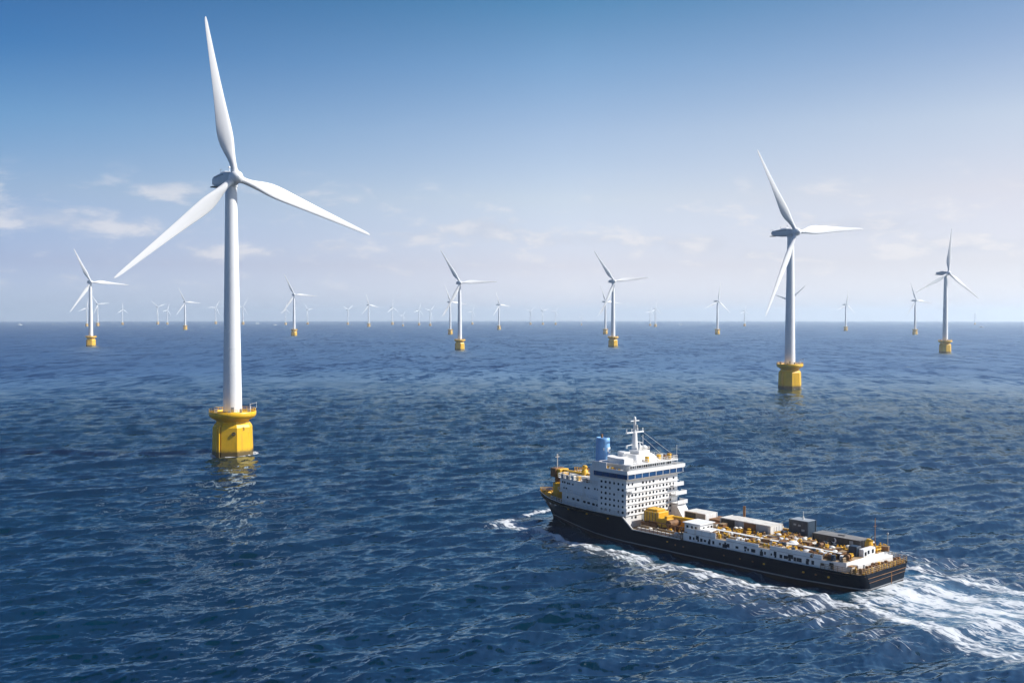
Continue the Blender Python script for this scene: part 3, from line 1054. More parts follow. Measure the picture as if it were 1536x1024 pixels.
# white edge strip that follows the step of the sheer, as two pieces each side
for sg in (1, -1):
    e = MB()
    pts = [(s, sg * (half(s) + .02), rail_z(s) + .04) for s in (46, 52, 58, 61.4)]
    e.path(pts, .13, 6)
    e.path([(61.4, sg * 11.02, 4.29), (65.0, sg * 11.02, 7.05)], .2, 6)
    e.path([(s, sg * (half(s) + .02), rail_z(s) + .04) for s in (65.0, 70, 76, 83, 90, 96, 100.2, 103.4, 105.8, 107.2)], .12, 6)
    e.build('rail_cap', M_SWHITE2, ship)
# strakes across the transom
st = MB().tube((-1.63, 7.9, 3.25), (-1.63, -7.9, 3.25), .07, n=6)
st.build('transom_strake', M_BROWN, ship)
MB().tube((-1.63, 7.4, 2.3), (-1.63, -7.6, 2.5), .05, n=6).build('transom_strake', M_BROWN, ship)
MB().box(-1.66, -1.56, -1.8, -1.6, .6, 3.1).build('stern_ladder', M_BROWN, ship)
for s in (22, 25, 28.5, 45, 47.5, 50, 33, 12, 9, 6, 70, 78, 86):
    y = float(np.interp(s, HS, HDK)) - .12
    MB().box(s - .22, s + .22, y - .1, y + .3, rail_z(s) - 1.35 - .4 * (s < 50), rail_z(s) - 1.0 - .4 * (s < 50), .06).build('fairlead', M_BROWN if s % 2 else M_YEL, ship)
for s, l in ((101.6, .5), (100.0, 1.2), (96.0, .5), (93, .6)):
    h0, h1 = half(s) * .93, half(s + l) * .93
    MB().tube((s, h0 + .18, 5.6), (s + l, h1 + .18, 5.7), .17, n=6).build('bow_mark', M_MARK, ship)

# --- raised trunk with white side walls, aft of the well
T0, T1, TZ = 3.0, 45.5, 6.0
tr = MB()
tp = [(T0, 8.6), (T0, -8.6)] + [(s, -(half(s) - .55)) for s in (6, 10, 16, 24, T1)] + [(s, half(s) - .55) for s in (T1, 24, 16, 10, 6)]
tr.prism([(x, y) for x, y in tp], 3.9, TZ - .05)
tr_o = tr.build('trunk_house', M_SWHITE, ship)
dk = MB()
dk.prism([(x + (.15 if x < 4 else 0), y * .985) for x, y in tp], TZ - .1, TZ)
dk.build('trunk_deck', M_OCHRE, ship)
pw = MB().box(-.3, .3, -.03, .03, -.33, .33, .02)
pwo = None
s = 5.5
k = 0
while s < 45:
    y = half(s) - .55 + .02
    for zz in ((5.35, 4.75) if k % 3 == 0 else (5.0,)):
        if pwo is None:
            c = pwo = pw.build('porthole', M_GLASS, tr_o)
        else:
            c = pwo.copy()
            S.collection.objects.link(c)
        sc = rng.uniform(.7, 1.45)
        c.scale = (sc * rng.choice((.8, 1, 1.6)), 1, sc)
        c.location = (s + rng.uniform(-.2, .2), y, zz)
        c.rotation_euler = (0, 0, atan2(half(s + .5) - half(s - .5), 1.0) * -1 if False else atan2(half(s + .5) - half(s - .5), 1.0))
    s += rng.choice((1.1, 1.5, 2.3))
    k += 1
# lattice/bulwark over the trunk edge
for sg in (1, -1):
    for (s0, s1, z1, m) in ((8, 21, 6.9, M_SWHITE), (24, 33, 6.6, M_SWHITE), (36, 44.5, 7.2, M_SWHITE)):
        if sg < 0 and s0 == 36:
            continue
        q = MB()
        for a, c in zip(np.linspace(s0, s1, 6)[:-1], np.linspace(s0, s1, 6)[1:]):
            y0, y1 = sg * (half(a) - .75), sg * (half(c) - .75)
            q.add([(a, y0, 6), (c, y1, 6), (c, y1, z1), (a, y0, z1), (a, y0 - sg * .12, 6), (c, y1 - sg * .12, 6), (c, y1 - sg * .12, z1), (a, y0 - sg * .12, z1)],
                  [(0, 1, 2, 3), (4, 7, 6, 5), (3, 2, 6, 7), (0, 4, 5, 1), (0, 3, 7, 4), (1, 5, 6, 2)])
        q.build('bulwark', m, ship)


def railing(name, pts, h, m, step=1.5, rails=2, r=.045, par=None):
    q = MB()
    for rr_ in range(rails):
        q.path([(x, y, z + h * (rr_ + 1) / rails) for x, y, z in pts], r, 5)
    for (a, c) in zip(pts, pts[1:]):
        L = sqrt(sum((i - j) ** 2 for i, j in zip(a, c)))
        n = max(1, int(L / step))
        for i in range(n + 1):
            t = i / n
            x, y, z = (a[j] + (c[j] - a[j]) * t for j in range(3))
            q.tube((x, y, z), (x, y, z + h), r * 1.2, n=5)
    return q.build(name, m, par or ship)


railing('railing', [(s, half(s) - .2, 4.2) for s in (8, 4, 0, -1)] + [(-1.35, 8.4, 4.2), (-1.35, -8.4, 4.2)] + [(s, -(half(s) - .2), 4.2) for s in (-1, 0, 4, 8)], 1.1, M_OCHRE, 1.0, 3, .05)
railing('railing', [(s, half(s) - .2, 4.2) for s in (46, 52, 60)], 1.1, M_BROWN, 1.2, 3, .06)
railing('railing', [(s, -(half(s) - .2), 4.2) for s in (10, 22, 40, 60)], 1.2, M_BROWN, 1.6, 3, .06)
railing('railing', [(s, half(s) - .15, 7.0) for s in (66, 76, 83, 90, 96)], 1.0, M_SWHITE2, 1.5, 2, .05)
railing('railing', [(s, max(half(s) - .12, .1), 7.05) for s in (96, 100.2, 103.4, 105.8, 107.1)] + [(s, -max(half(s) - .12, .1), 7.05) for s in (105.8, 103.4, 100.2, 96, 90)], 1.1, M_YEL, 1.2, 3, .07)

# --- accommodation block
blk = MB()
B0, B1 = 64.5, 74.5
blk.box(B0, B1, -10.2, 10.0, 3.9, 15.9)
block = blk.build('accommodation_block', M_SWHITE, ship)
WIN = MB().prism([(-.26 + .0, .12), (-.26, -.0), (-.26, .0)], 0, 0) if False else MB()
oc8 = [(.30 * math.copysign(abs(cos(a)) ** .7, cos(a)), .33 * math.copysign(abs(sin(a)) ** .7, sin(a))) for a in [pi / 8 + k * pi / 4 for k in range(8)]]
WIN.loft([[(-.035, y, z) for y, z in oc8], [(.06, y, z) for y, z in oc8]])
wproto = None
nwin = 0
extra = MB()


def window(par, loc, rz, sx=1.0, sz=1.0):
    """a dark window plate lying on a wall; the ones past a hundred are gathered in one object"""
    global wproto, nwin
    nwin += 1
    if nwin > 98:
        c, s_ = cos(rz), sin(rz)
        extra.add([(loc[0] + x * c - y * sx * s_, loc[1] + x * s_ + y * sx * c, loc[2] + z * sz) for x, y, z in WIN.v], WIN.f)
        return
    if wproto is None:
        wproto = WIN.build('window', M_GLASS, par)
        o = wproto
    else:
        o = wproto.copy()
        S.collection.objects.link(o)
        o.parent = par
    o.location = loc
    o.rotation_euler = (0, 0, rz)
    o.scale = (1, sx, sz)


rows = [15.0, 13.55, 12.1, 10.65, 9.2, 7.8, 6.4]
for i, z in enumerate(rows):
    for k in range(14):
        p = 9.1 - k * 1.36
        if (i == 0 and k in (2, 3)) or (i == 6 and k in (0, 3, 4, 5, 8)) or (i >= 4 and k > 12) or rng.random() < .06:
            continue
        if nwin >= 74:
            pass
        window(block, (B0, p + rng.uniform(-.08, .08), z + rng.uniform(-.05, .05)), 0, rng.choice((.9, 1, 1.15, 1.4)), rng.uniform(.9, 1.15))
for i, z in enumerate(rows):
    for k in range(6):
        if rng.random() < .08:
            continue
        window(block, (B0 + 1.2 + k * 1.5, 10.0, z), pi / 2, rng.choice((.8, 1, 1.2)), rng.uniform(.85, 1.1))
# deck lines: thin ledges round the block
for z in (14.3, 12.85, 11.4, 9.95, 8.5, 7.1):
    l = MB().box(B0 - .22, B1, -10.42, 10.22, z - .07, z + .05)
    l.build('deck_ledge', M_SWHITE, block)
MB().box(B0 - .08, B0 + .05, 2.9, 4.1, 4.2, 6.9, .03).build('door', M_PANEL, block)
for z, s0, p1 in ((13.2, 63.2, -11.3), (10.9, 62.6, -11.8), (8.6, 61.8, -11.2)):
    bq = MB().box(s0, B0, p1, -7.2, z - .25, z)
    for seg in (((s0, s0 + .12), (p1, -7.2)), ((s0, B0), (p1, p1 + .12))):
        bq.box(seg[0][0], seg[0][1], seg[1][0], seg[1][1], z, z + .75)
    bq.build('balcony', M_SWHITE, block)
bq = MB().box(B0 - .9, B0, 8.2, 10.9, 8.35, 8.6).box(B0 - .9, B0 - .8, 8.2, 10.9, 8.6, 9.15).box(B0 - .9, B0 + .6, 10.8, 10.9, 8.6, 9.15)
bq.build('balcony', M_SWHITE, block)
bq = MB().box(B0 - .8, B0, 7.6, 10.6, 13.4, 13.6).box(B0 - .8, B0 - .7, 7.6, 10.6, 13.6, 14.1)
bq.build('balcony', M_SWHITE, block)
sh = MB()
sh.loft([[(59.5, -11.0, 3.9), (64.5, -11.0, 3.9), (64.5, -7.5, 3.9), (59.5, -7.5, 3.9)], [(62.6, -11.0, 8.2), (64.5, -11.0, 8.2), (64.5, -7.5, 8.2), (62.6, -7.5, 8.2)]])
sh.build('stair_house', M_SWHITE, ship)

# --- bridge
def rrect(s0, s1, p0, p1, r=1.0, n=4):
    pts = []
    for (cx_, cy_, a0_) in ((s1 - r, p1 - r, 0), (s0 + r, p1 - r, 90), (s0 + r, p0 + r, 180), (s1 - r, p0 + r, 270)):
        for k in range(n + 1):
            a = rad(a0_ + 90 * k / n)
            pts.append((cx_ + r * cos(a), cy_ + r * sin(a)))
    return pts


def ring_at(pts, z):
    return [(x, y, z) for x, y in pts]


bA = rrect(B0, B1, -10.2, 10.0, .35)
bB = rrect(63.4, 75.6, -11.8, 10.9, .35)
br = MB()
br.loft([ring_at(bA, 15.9), ring_at(bB, 16.55)])
br_o = br.build('bridge_soffit', M_SWHITE, ship)
gl = MB()
gl.loft([ring_at(rrect(63.46, 75.5, -11.72, 10.82, .35), 16.55), ring_at(rrect(63.46, 75.5, -11.72, 10.82, .35), 17.75)])
gl_o = gl.build('bridge_window_band', M_BLUEBAND, ship)
mu = MB()
for k in range(9):
    p = 10.6 - k * 2.72
    mu = MB().box(63.38, 63.5, p - .06, p + .06, 16.56, 17.74)
    mu.build('mullion', M_SWHITE, gl_o)
for k in range(5):
    s = 64.5 + k * 2.5
    MB().box(s - .05, s + .05, 10.8, 10.9, 16.56, 17.74).build('mullion', M_NAVY, gl_o)
pp = MB()
pp.loft([ring_at(rrect(63.3, 75.7, -11.95, 11.0, .35), 17.75), ring_at(rrect(63.3, 75.7, -11.95, 11.0, .35), 18.05)])
pp.build('bridge_deck', M_SWHITE, ship)
par_ = MB()
for (a, c) in (((63.35, 10.95), (63.35, -11.9)), ((63.35, 10.95), (75.65, 10.95)), ((63.35, -11.9), (75.65, -11.9))):
    x0, x1 = sorted((a[0], c[0]))
    y0, y1 = sorted((a[1], c[1]))
    par_.box(x0 - .05, x1 + .05, y0 - .05, y1 + .05, 18.05, 18.75)
par_.box(70.5, 75.7, 10.91, 11.02, 18.7, 20.2)
par_.build('bridge_parapet', M_SWHITE, ship)
wh = MB().box(65.0, 74.5, -8.4, 8.2, 18.05, 19.75)
wh_o = wh.build('wheelhouse', M_SWHITE, ship)
for k in range(19):
    p = 7.7 - k * .86
    window(wh_o, (65.0, p, 19.15), 0, rng.choice((.9, 1.1, .7)), rng.uniform(.8, 1.15))
rf = MB()
rf.loft([ring_at(rrect(63.9, 75.2, -10.2, 9.4, .8), 19.75), ring_at(rrect(63.9, 75.2, -10.2, 9.4, .8), 20.05)])
rf.build('wheelhouse_roof', M_SWHITE, ship)
for p in np.arange(-9.6, 9.3, 2.35):
    MB().tube((64.1, p, 18.05), (64.1, p, 19.75), .07, n=6).build('roof_post', M_SWHITE, ship)
cs = MB()
cpts = [(66.2, 8.9), (66.2, 5.5), (73.6, 5.5), (73.6, 7.0)] + [(69.9 + 3.7 * cos(a), 7.0 + 1.9 * sin(a)) for a in np.linspace(.2, 2.4, 8)]
cs.loft([ring_at(cpts, 20.05), [(x, y, 21.2 + .25 * (x - 66) / 7) for x, y in cpts]])
cs.build('deckhouse', M_SWHITE, ship)
uh = MB()
uh.loft([ring_at(rrect(66.0, 73.0, -5.6, 4.2, .6), 20.05), ring_at(rrect(67.6, 72.4, -3.8, 2.6, .6), 21.7)])
uh.box(68.2, 71.8, -3.4, 1.2, 21.65, 22.6, .2)
uh.build('radar_house', M_SWHITE, ship)
railing('railing', ring_at([(64.2, 9.0), (64.2, -9.8), (75, -9.8)], 20.05), .9, M_SWHITE2, 1.3, 2, .05)
railing('railing', ring_at([(68.3, 1.0), (68.3, -3.3), (71.7, -3.3)], 22.6), .8, M_SWHITE2, .8, 2, .05)
MB().ball((69.2, -2.2, 23.1), .75, 14, 8).build('satellite_dome', M_SWHITE, ship)
MB().ball((70.6, -2.6, 23.0), .55, 14, 8).build('satellite_dome', M_SWHITE, ship)
MB().lathe([(.5, 22.6), (.42, 23.4), (.15, 24.4), (.03, 25.0)], 10, (69.6, -.8)).build('aerial_cone', M_SWHITE, ship)
for s, p, m in ((65.6, -6.4, M_BROWN), (65.2, -7.6, M_YEL), (66.0, -8.6, M_BROWN), (65.4, 1.0, M_YEL), (68, -7.6, M_SWHITE2), (66.5, -4.9, M_YEL)):
    a = MB().box(s - .5, s + .5, p - .4, p + .4, 20.05, 20.05 + rng.uniform(.6, 1.5), .08)
    a.build('deck_locker', m, ship)
for k in range(12):
    s = 66 + k * .8
    MB().box(s - .3, s + .3, 9.7, 10.4, 18.05, 18.05 + rng.uniform(.7, 1.3), .08).build('deck_locker', rng.choice((M_BROWN, M_YEL, M_SWHITE2, M_ORANGE)), ship)

# --- mast
ms = MB()
mx, my = 71.2, -.6
ms.lathe([(1.05, 20.0), (.85, 23.0), (.62, 27.0), (.58, 27.2)], 14, (mx, my))
ms.lathe([(.42, 27.2), (.32, 30.2), (.42, 30.4), (.3, 31.2), (.05, 31.4)], 12, (mx, my))
mast = ms.build('mast', M_SWHITE, ship)
MB().box(mx - .25, mx + .25, my - 3.4, my + 3.4, 27.0, 27.35, .05).build('yard', M_SWHITE, mast)
for y in (-3.2, 3.2, -1.2, 1.2):
    MB().tube((mx, my + y, 27.3), (mx, my + y, 28.2), .12, n=6).build('navigation_light', M_SWHITE, mast)
MB().box(mx - .15, mx + .15, my - 1.7, my + 1.7, 30.1, 30.35, .05).build('yard', M_SWHITE, mast)
MB().box(mx - 1.0, mx - .2, my - .1, my + .1, 28.0, 29.2).build('radar_scanner', M_SWHITE2, mast)
MB().tube((mx, my, 24.0), (mx, my + 3.2, 23.8), .13, n=6).tube((mx, my + 3.2, 23.9), (mx, my + 3.2, 23.1), .2, n=6).build('radar_arm', M_SWHITE, mast)
MB().tube((mx - .3, my, 24.8), (mx - .6, my - 2.6, 24.2), .1, n=6).tube((mx - .6, my - 2.6, 23.4), (mx - .6, my - 2.6, 26.4), .06, n=6).build('radar_arm', M_SWHITE, mast)
MB().tube((mx, my - 3.2, 27.1), (64.4, -9.4, 20.6), .035, n=5).build('stay_wire', M_ROPE, mast)
MB().tube((mx, my - 2.6, 26.0), (68.8, -9.2, 20.6), .03, n=5).build('stay_wire', M_ROPE, mast)
MB().tube((64.3, -9.6, 20.0), (64.3, -9.6, 23.8), .05, n=5).build('whip_aerial', M_SWHITE, ship)
MB().box(72.0, 73.6, 2.2, 3.6, 20.05, 22.3, .15).build('vent_house', M_SWHITE, ship)
MB().box(69.5, 71.5, 3.0, 5.4, 22.0, 22.4, .08).box(70.2, 70.8, 3.4, 5.0, 20.05, 22.05).build('radar_platform', M_SWHITE, ship)

# --- funnel
MB().box(74.6, 80.6, .5, 6.9, 6.0, 18.05).build('engine_casing', M_SWHITE, ship)
fu = MB()
fx_, fy_ = 77.6, 4.9
el_ = lambda r, z, n=36: [(fx_ + 1.18 * r * cos(2 * pi * i / n), fy_ + .92 * r * sin(2 * pi * i / n), z) for i in range(n)]
fu.loft([el_(1.95, 18.0), el_(1.86, 20), el_(1.74, 24.9), el_(1.68, 25.6), el_(1.5, 25.7), el_(1.42, 25.3)], True)
fun = fu.build('funnel', M_FUNNEL, ship)
MB().lathe([(.3, 25.2), (.3, 26.5), (.22, 26.55)], 10, (fx_ + .4, fy_)).build('exhaust_pipe', M_BROWN, fun)


def funnel_strip(a0, a1, z0, z1):
    q = MB()
    n = 8
    rr_ = 1.83
    ou = [(fx_ + 1.18 * (rr_ + .04) * cos(a0 + (a1 - a0) * i / n), fy_ + .92 * (rr_ + .04) * sin(a0 + (a1 - a0) * i / n)) for i in range(n + 1)]
    inn = [(fx_ + 1.18 * (rr_ - .12) * cos(a0 + (a1 - a0) * i / n), fy_ + .92 * (rr_ - .12) * sin(a0 + (a1 - a0) * i / n)) for i in range(n, -1, -1)]
    q.prism(ou + inn, z0, z1)
    return q.build('funnel_mark', M_MARK, fun)


funnel_strip(rad(165), rad(212), 22.55, 23.2)
funnel_strip(rad(172), rad(214), 21.5, 22.15)
funnel_strip(rad(165), rad(174), 22.1, 22.6)
funnel_strip(rad(128), rad(138), 22.4, 23.1)

# --- long house forward of the block
def taper_house(name, s0, s1, h0, h1, z0, z1, m, par=ship):
    q = MB()
    pts = [(s0, h0), (s0, -h0), (s1 - .8, -h1), (s1, -h1 + .9), (s1, h1 - .9), (s1 - .8, h1)]
    q.prism(pts, z0, z1)
    return q.build(name, m, par)


lower = taper_house('lower_house', 74.5, 93.6, 8.9, 5.4, 6.1, 9.3, M_SWHITE)
taper_house('boat_deck', 74.5, 94.2, 9.5, 5.9, 9.3, 9.55, M_SWHITE)
upper = taper_house('upper_house', 74.5, 94.6, 7.6, 5.2, 9.55, 12.9, M_SWHITE)
taper_house('house_roof', 74.5, 94.9, 7.9, 5.5, 12.9, 13.15, M_SWHITE)
ang_u = atan2(5.2 - 7.6, 20.1)
for s, z in ((92.6, 12.0), (91.6, 12.0), (90.3, 11.9), (89.5, 11.9), (88.0, 11.9), (82.5, 11.8), (81, 11.8), (92, 10.4), (90.9, 10.4), (78.4, 12.0), (77.2, 12.0)):
    p = 7.6 + (s - 74.5) * (5.2 - 7.6) / 19.3
    window(upper, (s, p + .0, z), pi / 2 + ang_u, 1.1, .8)
for s in (76, 77.8, 80, 82, 85, 87.2, 90):
    p = 8.9 + (s - 74.5) * (5.4 - 8.9) / 18.3
    window(lower, (s, p, 8.1), pi / 2 - .19, rng.choice((1.2, 2.2)), rng.choice((1.0, 1.8)))
railing('railing', [(75, 7.7, 13.15), (88, 6.1, 13.15), (94.6, 5.2, 13.15), (94.6, -5.2, 13.15)], 1.0, M_SWHITE2, 1.1, 2, .06)
railing('railing', [(75, 9.4, 9.55), (94, 5.8, 9.55)], .9, M_SWHITE2, 1.2, 2, .05)
MB().box(76, 82, -5, 5, 13.15, 13.7, .15).build('roof_house', M_SWHITE, ship)
MB().box(84, 92.5, -3.8, 3.4, 13.15, 13.9, .25).build('roof_hatch', M_SWHITE2, ship)
for k in range(9):
    s = 76.5 + k * 1.9
    p = rng.uniform(4.2, 6.2)
    MB().box(s - .5, s + .5, p - .5, p + .5, 13.15, 13.15 + rng.uniform(.4, 1.2), .06).build('deck_locker', rng.choice((M_GREY, M_BROWN, M_SWHITE2, M_YEL)), ship)
MB().lathe([(.95, 13.1), (.95, 15.2), (.6, 15.3), (.6, 16.0), (.85, 16.1), (.5, 16.6)], 14, (88.5, .8)).build('ventilator', M_YEL, ship)
q = MB()
for k in range(10):
    a0_, a1_ = pi * k / 10, pi * (k + 1) / 10
    q.tube((83.5 + 1.5 * cos(a0_), 1.5, 13.9 + 1.7 * sin(a0_)), (83.5 + 1.5 * cos(a1_), 1.5, 13.9 + 1.7 * sin(a1_)), .1, n=5)
q.build('hoop', M_SWHITE2, ship)
railing('railing', [(86, -2, 13.9), (94.5, -1.2, 13.9)], 1.4, M_YEL, .9, 3, .08)

# --- foredeck crane and gear
cr = MB().lathe([(1.9, 6.1), (1.9, 10.6), (1.2, 10.8)], 12, (98.6, .8), smooth=False)
crane = cr.build('crane', M_YEL, ship)
MB().lathe([(1.1, 10.7), (1.1, 12.3), (1.4, 12.4)], 12, (98.8, .9)).build('slewing_column', M_BROWN, crane)
MB().box(97.2, 98.6, -1.6, 2.0, 12.3, 14.6, .15).build('operator_cab', M_YEL, crane)
MB().box(98.5, 100.6, -1.0, 2.6, 12.3, 14.8, .15).build('machinery_house', M_BROWN, crane)
MB().box(86.5, 97.2, .2, .9, 14.0, 14.5, .05).build('boom', M_YEL, crane)
MB().tube((99.3, 1.0, 14.7), (99.3, 1.0, 18.4), .13, n=6).tube((99.3, .3, 17.9), (99.3, 1.7, 17.9), .1, n=5).ball((99.3, 1.0, 18.5), .22, 8, 6).build('light_mast', M_SWHITE2, crane)
for s, p in ((102.6, 1.3), (102.6, -1.3), (100.0, 2.6)):
    w_ = MB().tube((s, p - .8, 7.0), (s, p + .8, 7.0), .55, n=12).tube((s, p - .95, 7.0), (s, p - .8, 7.0), .85, n=12).tube((s, p + .8, 7.0), (s, p + .95, 7.0), .85, n=12).box(s - .8, s + .8, p - .9, p + .9, 6.2, 6.5)
    w_.build('winch', M_YEL, ship)
for k in range(10):
    s = 94.8 + k * .75
    p = half(s) - 1.0 - rng.uniform(0, .5)
    MB().box(s - .25, s + .25, p - .25, p + .25, 6.2, 6.2 + rng.uniform(.8, 1.5), .05).build('deck_locker', rng.choice((M_GREY, M_SWHITE2, M_BROWN)), ship)

# --- yellow handling machine in the well
hm_ = MB().box(57.6, 62.4, 1.4, 5.6, 5.6, 8.4, .2)
ym = hm_.build('handling_machine', M_YEL, ship)
MB().box(57.0, 62.8, 1.0, 6.4, 3.95, 5.6, .1).build('machine_base', M_BROWN, ym)
MB().box(54.2, 57.4, 2.6, 6.2, 5.0, 7.2, .1).box(54.6, 55.4, 3.0, 5.8, 7.2, 7.9, .05).build('winch_frame', M_YEL, ym)
MB().box(53.9, 57.5, 2.2, 6.6, 3.95, 5.0).build('machine_base', M_BROWN, ym)
MB().tube((53.6, 2.4, 6.2), (53.6, 6.4, 6.2), .9, n=14).build('cable_drum', M_BROWN, ym)
for q in range(6):
    MB().box(57.5 + q * .95, 57.62 + q * .95, 5.56, 5.72, 5.6, 8.4).build('frame_rib', M_OCHRE, ym)
MB().tube((56.0, 3.6, 7.4), (49.0, 1.2, 7.0), .5, n=8).tube((49.0, 1.2, 7.0), (47.5, .8, 5.2), .3, n=8).build('boom', M_YEL, ym)
MB().box(50.8, 55.4, -2.2, 1.6, 3.95, 6.6, .2).build('hydraulic_unit', M_YEL, ym)
MB().box(58.5, 62.0, 1.8, 5.0, 8.4, 8.9, .1).build('grating', M_YEL, ym)
for k in range(7):
    s = 47 + k * 2.1
    MB().tube((s, 6.8, 4.0), (s, 6.8, 6.3), .14, n=6).build('stanchion', M_BROWN, ship)
MB().tube((47, 6.8, 6.2), (60, 6.8, 6.2), .14, n=6).build('pipe_run', M_BROWN, ship)
MB().tube((47, 8.4, 5.0), (61, 8.4, 5.0), .22, n=8).build('pipe_run', M_OCHRE, ship)
MB().box(46.5, 60.5, 9.7, 10.3, 4.1, 4.9, .08).build('bulwark_locker', M_SWHITE2, ship)

# --- white deckhouse amidships
dh = MB().box(41.8, 46.6, 3.6, 8.8, 3.9, 8.0, .15)
dh_o = dh.build('midship_house', M_SWHITE, ship)
MB().box(41.5, 46.9, 3.3, 9.1, 8.0, 8.2).build('roof', M_SWHITE, dh_o)
for s, z in ((43, 7.2), (44.2, 7.2), (45.6, 7.2), (43.6, 5.6)):
    MB().box(s - .3, s + .3, 8.78, 8.86, z - .3, z + .3, .02).build('side_window', M_GLASS, dh_o)
for p in (4.4, 5.6, 7.4):
    MB().box(41.72, 41.82, p - .35, p + .35, 6.8, 7.4, .02).build('side_window', M_GLASS, dh_o)
MB().box(38.6, 41.8, 5.2, 8.9, 6.0, 7.1, .12).build('store_room', M_SWHITE, ship)

# --- catwalk and pipes along the trunk
cw = MB().box(5.5, 41, 5.6, 6.5, 7.0, 7.15)
cw_o = cw.build('catwalk', M_SWHITE, ship)
for s in np.arange(6, 41, 3.0):
    MB().tube((s, 6.05, 6.0), (s, 6.05, 7.05), .12, n=6).build('catwalk_post', M_SWHITE2, cw_o)
for p, z, m, a, c in ((8.3, 6.4, M_OCHRE, 10, 38), (7.6, 6.35, M_SWHITE2, 9, 36), (4.4, 6.4, M_BROWN, 8, 40), (3.4, 6.45, M_SWHITE2, 20, 41), (2.4, 6.35, M_OCHRE, 6, 30), (1.2, 6.5, M_BROWN, 5, 28), (-.3, 6.4, M_SWHITE2, 5, 29), (-8.6, 6.5, M_BROWN, 5, 44), (-9.3, 6.5, M_YEL, 12, 44), (-1.2, 6.4, M_YEL, 19, 29)):
    MB().tube((a, p, z), (c, p, z), .19, n=8).build('pipe_run', m, ship)
for s in (8, 13.5, 19, 25, 31, 37):
    MB().tube((s, -2.6, 6.3), (s, 9.2, 6.3), .15, n=6).build('cross_pipe', rng.choice((M_BROWN, M_YEL, M_SWHITE2)), ship)
MB().box(3.2, 4.4, -3.5, 1.4, 5.6, 7.6, .1).build('stern_house', M_SWHITE, ship)
MB().box(1.6, 3.0, -8.2, 6.4, 3.95, 5.3, .1).build('stern_house', M_SWHITE, ship)
for p, z in ((-2.4, 6.8), (-.6, 6.8), (.6, 6.6)):
    MB().box(3.12, 3.22, p - .35, p + .35, z - .4, z + .4, .02).build('side_window', M_GLASS, ship)
MB().box(4.4, 6.4, .2, 2.2, 6.0, 8.1, .1).build('hose_reel', M_NAVY, ship)


# --- fittings: a few kinds, each a mesh shared by its copies
def fit(name, m, fn):
    b_ = MB()
    fn(b_)
    o = b_.build(name, m, ship)
    o.hide_render = False
    return o


def scatter(o, spots):
    for i, (s, p, z, sc, rz) in enumerate(spots):
        c = o if i == 0 else o.copy()
        if i:
            S.collection.objects.link(c)
        c.location = (s, p, z)
        c.scale = (sc,) * 3
        c.rotation_euler = (0, 0, rz)


BLOCKED = [(29, 45, -7.6, -1.6), (21.5, 27.6, -10.4, -6), (6.2, 19.4, -8, -3), (41, 47.5, 3, 9.4), (56, 63.5, .5, 6.8), (49, 56.8, -7.8, -2.6), (50, 56, -2.6, 2), (3, 6.6, -3.6, 2.4)]


def spot(s0, s1, p0, p1, rr_=.4):
    for _ in range(200):
        s, p = rng.uniform(s0, s1), rng.uniform(p0, p1)
        if abs(p) > half(s) - 1.1:
            continue
        if any(a - rr_ < s < b_ + rr_ and c - rr_ < p < d - -rr_ for a, b_, c, d in BLOCKED):
            continue
        return s, p
    return s0, 0


def spots(n, area, smin=.7, smax=1.2):
    out = []
    for _ in range(n):
        s, p = spot(*area)
        z = 6.0 if 3.2 < s < 45.2 else 3.95
        out.append((s, p, z, rng.uniform(smin, smax), rng.uniform(0, 6.28)))
    return out


ALL = (1.2, 61, -9.6, 9.3)
scatter(fit('mushroom_vent', M_SWHITE2, lambda b_: b_.lathe([(.28, 0), (.28, .8), (.62, .85), (.6, 1.05), (.3, 1.25), (.02, 1.3)], 12)), spots(34, ALL, .6, 1.15))
scatter(fit('valve', M_YEL, lambda b_: b_.tube((0, 0, 0), (0, 0, .9), .2, n=8).tube((-.5, 0, .35), (.5, 0, .35), .26, n=8).tube((0, 0, .85), (0, 0, .95), .42, n=10)), spots(80, ALL, .6, 1.15))
scatter(fit('winch', M_BROWN, lambda b_: b_.box(-.9, .9, -.7, .7, 0, .25).tube((0, -.75, .75), (0, .75, .75), .5, n=12).tube((0, -.9, .75), (0, -.72, .75), .75, n=12).tube((0, .72, .75), (0, .9, .75), .75, n=12)), spots(40, ALL, .5, .95))
scatter(fit('deck_locker', M_SWHITE, lambda b_: b_.box(-.9, .9, -.5, .5, 0, .9, .08)), spots(44, ALL, .45, 1.05))
scatter(fit('bollard', M_BROWN, lambda b_: b_.box(-.7, .7, -.3, .3, 0, .15).lathe([(.2, .1), (.2, .7), (.28, .75), (.26, .85)], 10, (-.42, 0)).lathe([(.2, .1), (.2, .7), (.28, .75), (.26, .85)], 10, (.42, 0))), spots(22, ALL, .8, 1.2))
scatter(fit('hose_rack', M_OCHRE, lambda b_: b_.box(-1.2, 1.2, -.3, .3, 0, .5, .05).tube((-1.1, 0, .7), (1.1, 0, .7), .26, n=8)), spots(50, ALL, .5, 1.0))
scatter(fit('manifold', M_YEL, lambda b_: b_.tube((-1.6, 0, .6), (1.6, 0, .6), .22, n=8).tube((-1.2, 0, 0), (-1.2, 0, 1.2), .17, n=8).tube((0, 0, 0), (0, 0, 1.2), .17, n=8).tube((1.2, 0, 0), (1.2, 0, 1.2), .17, n=8)), spots(46, ALL, .6, 1.05))
scatter(fit('tank_dome', M_SWHITE, lambda b_: b_.lathe([(1.1, 0), (1.1, .45), (.95, .75), (.6, .98), (.02, 1.05)], 16)), [(31, 7.9, 6, .8, 0), (24.5, 4.0, 6, .9, 0), (19.5, 3.4, 6, 1.15, 0), (13.2, 7.6, 6, .9, 0)])
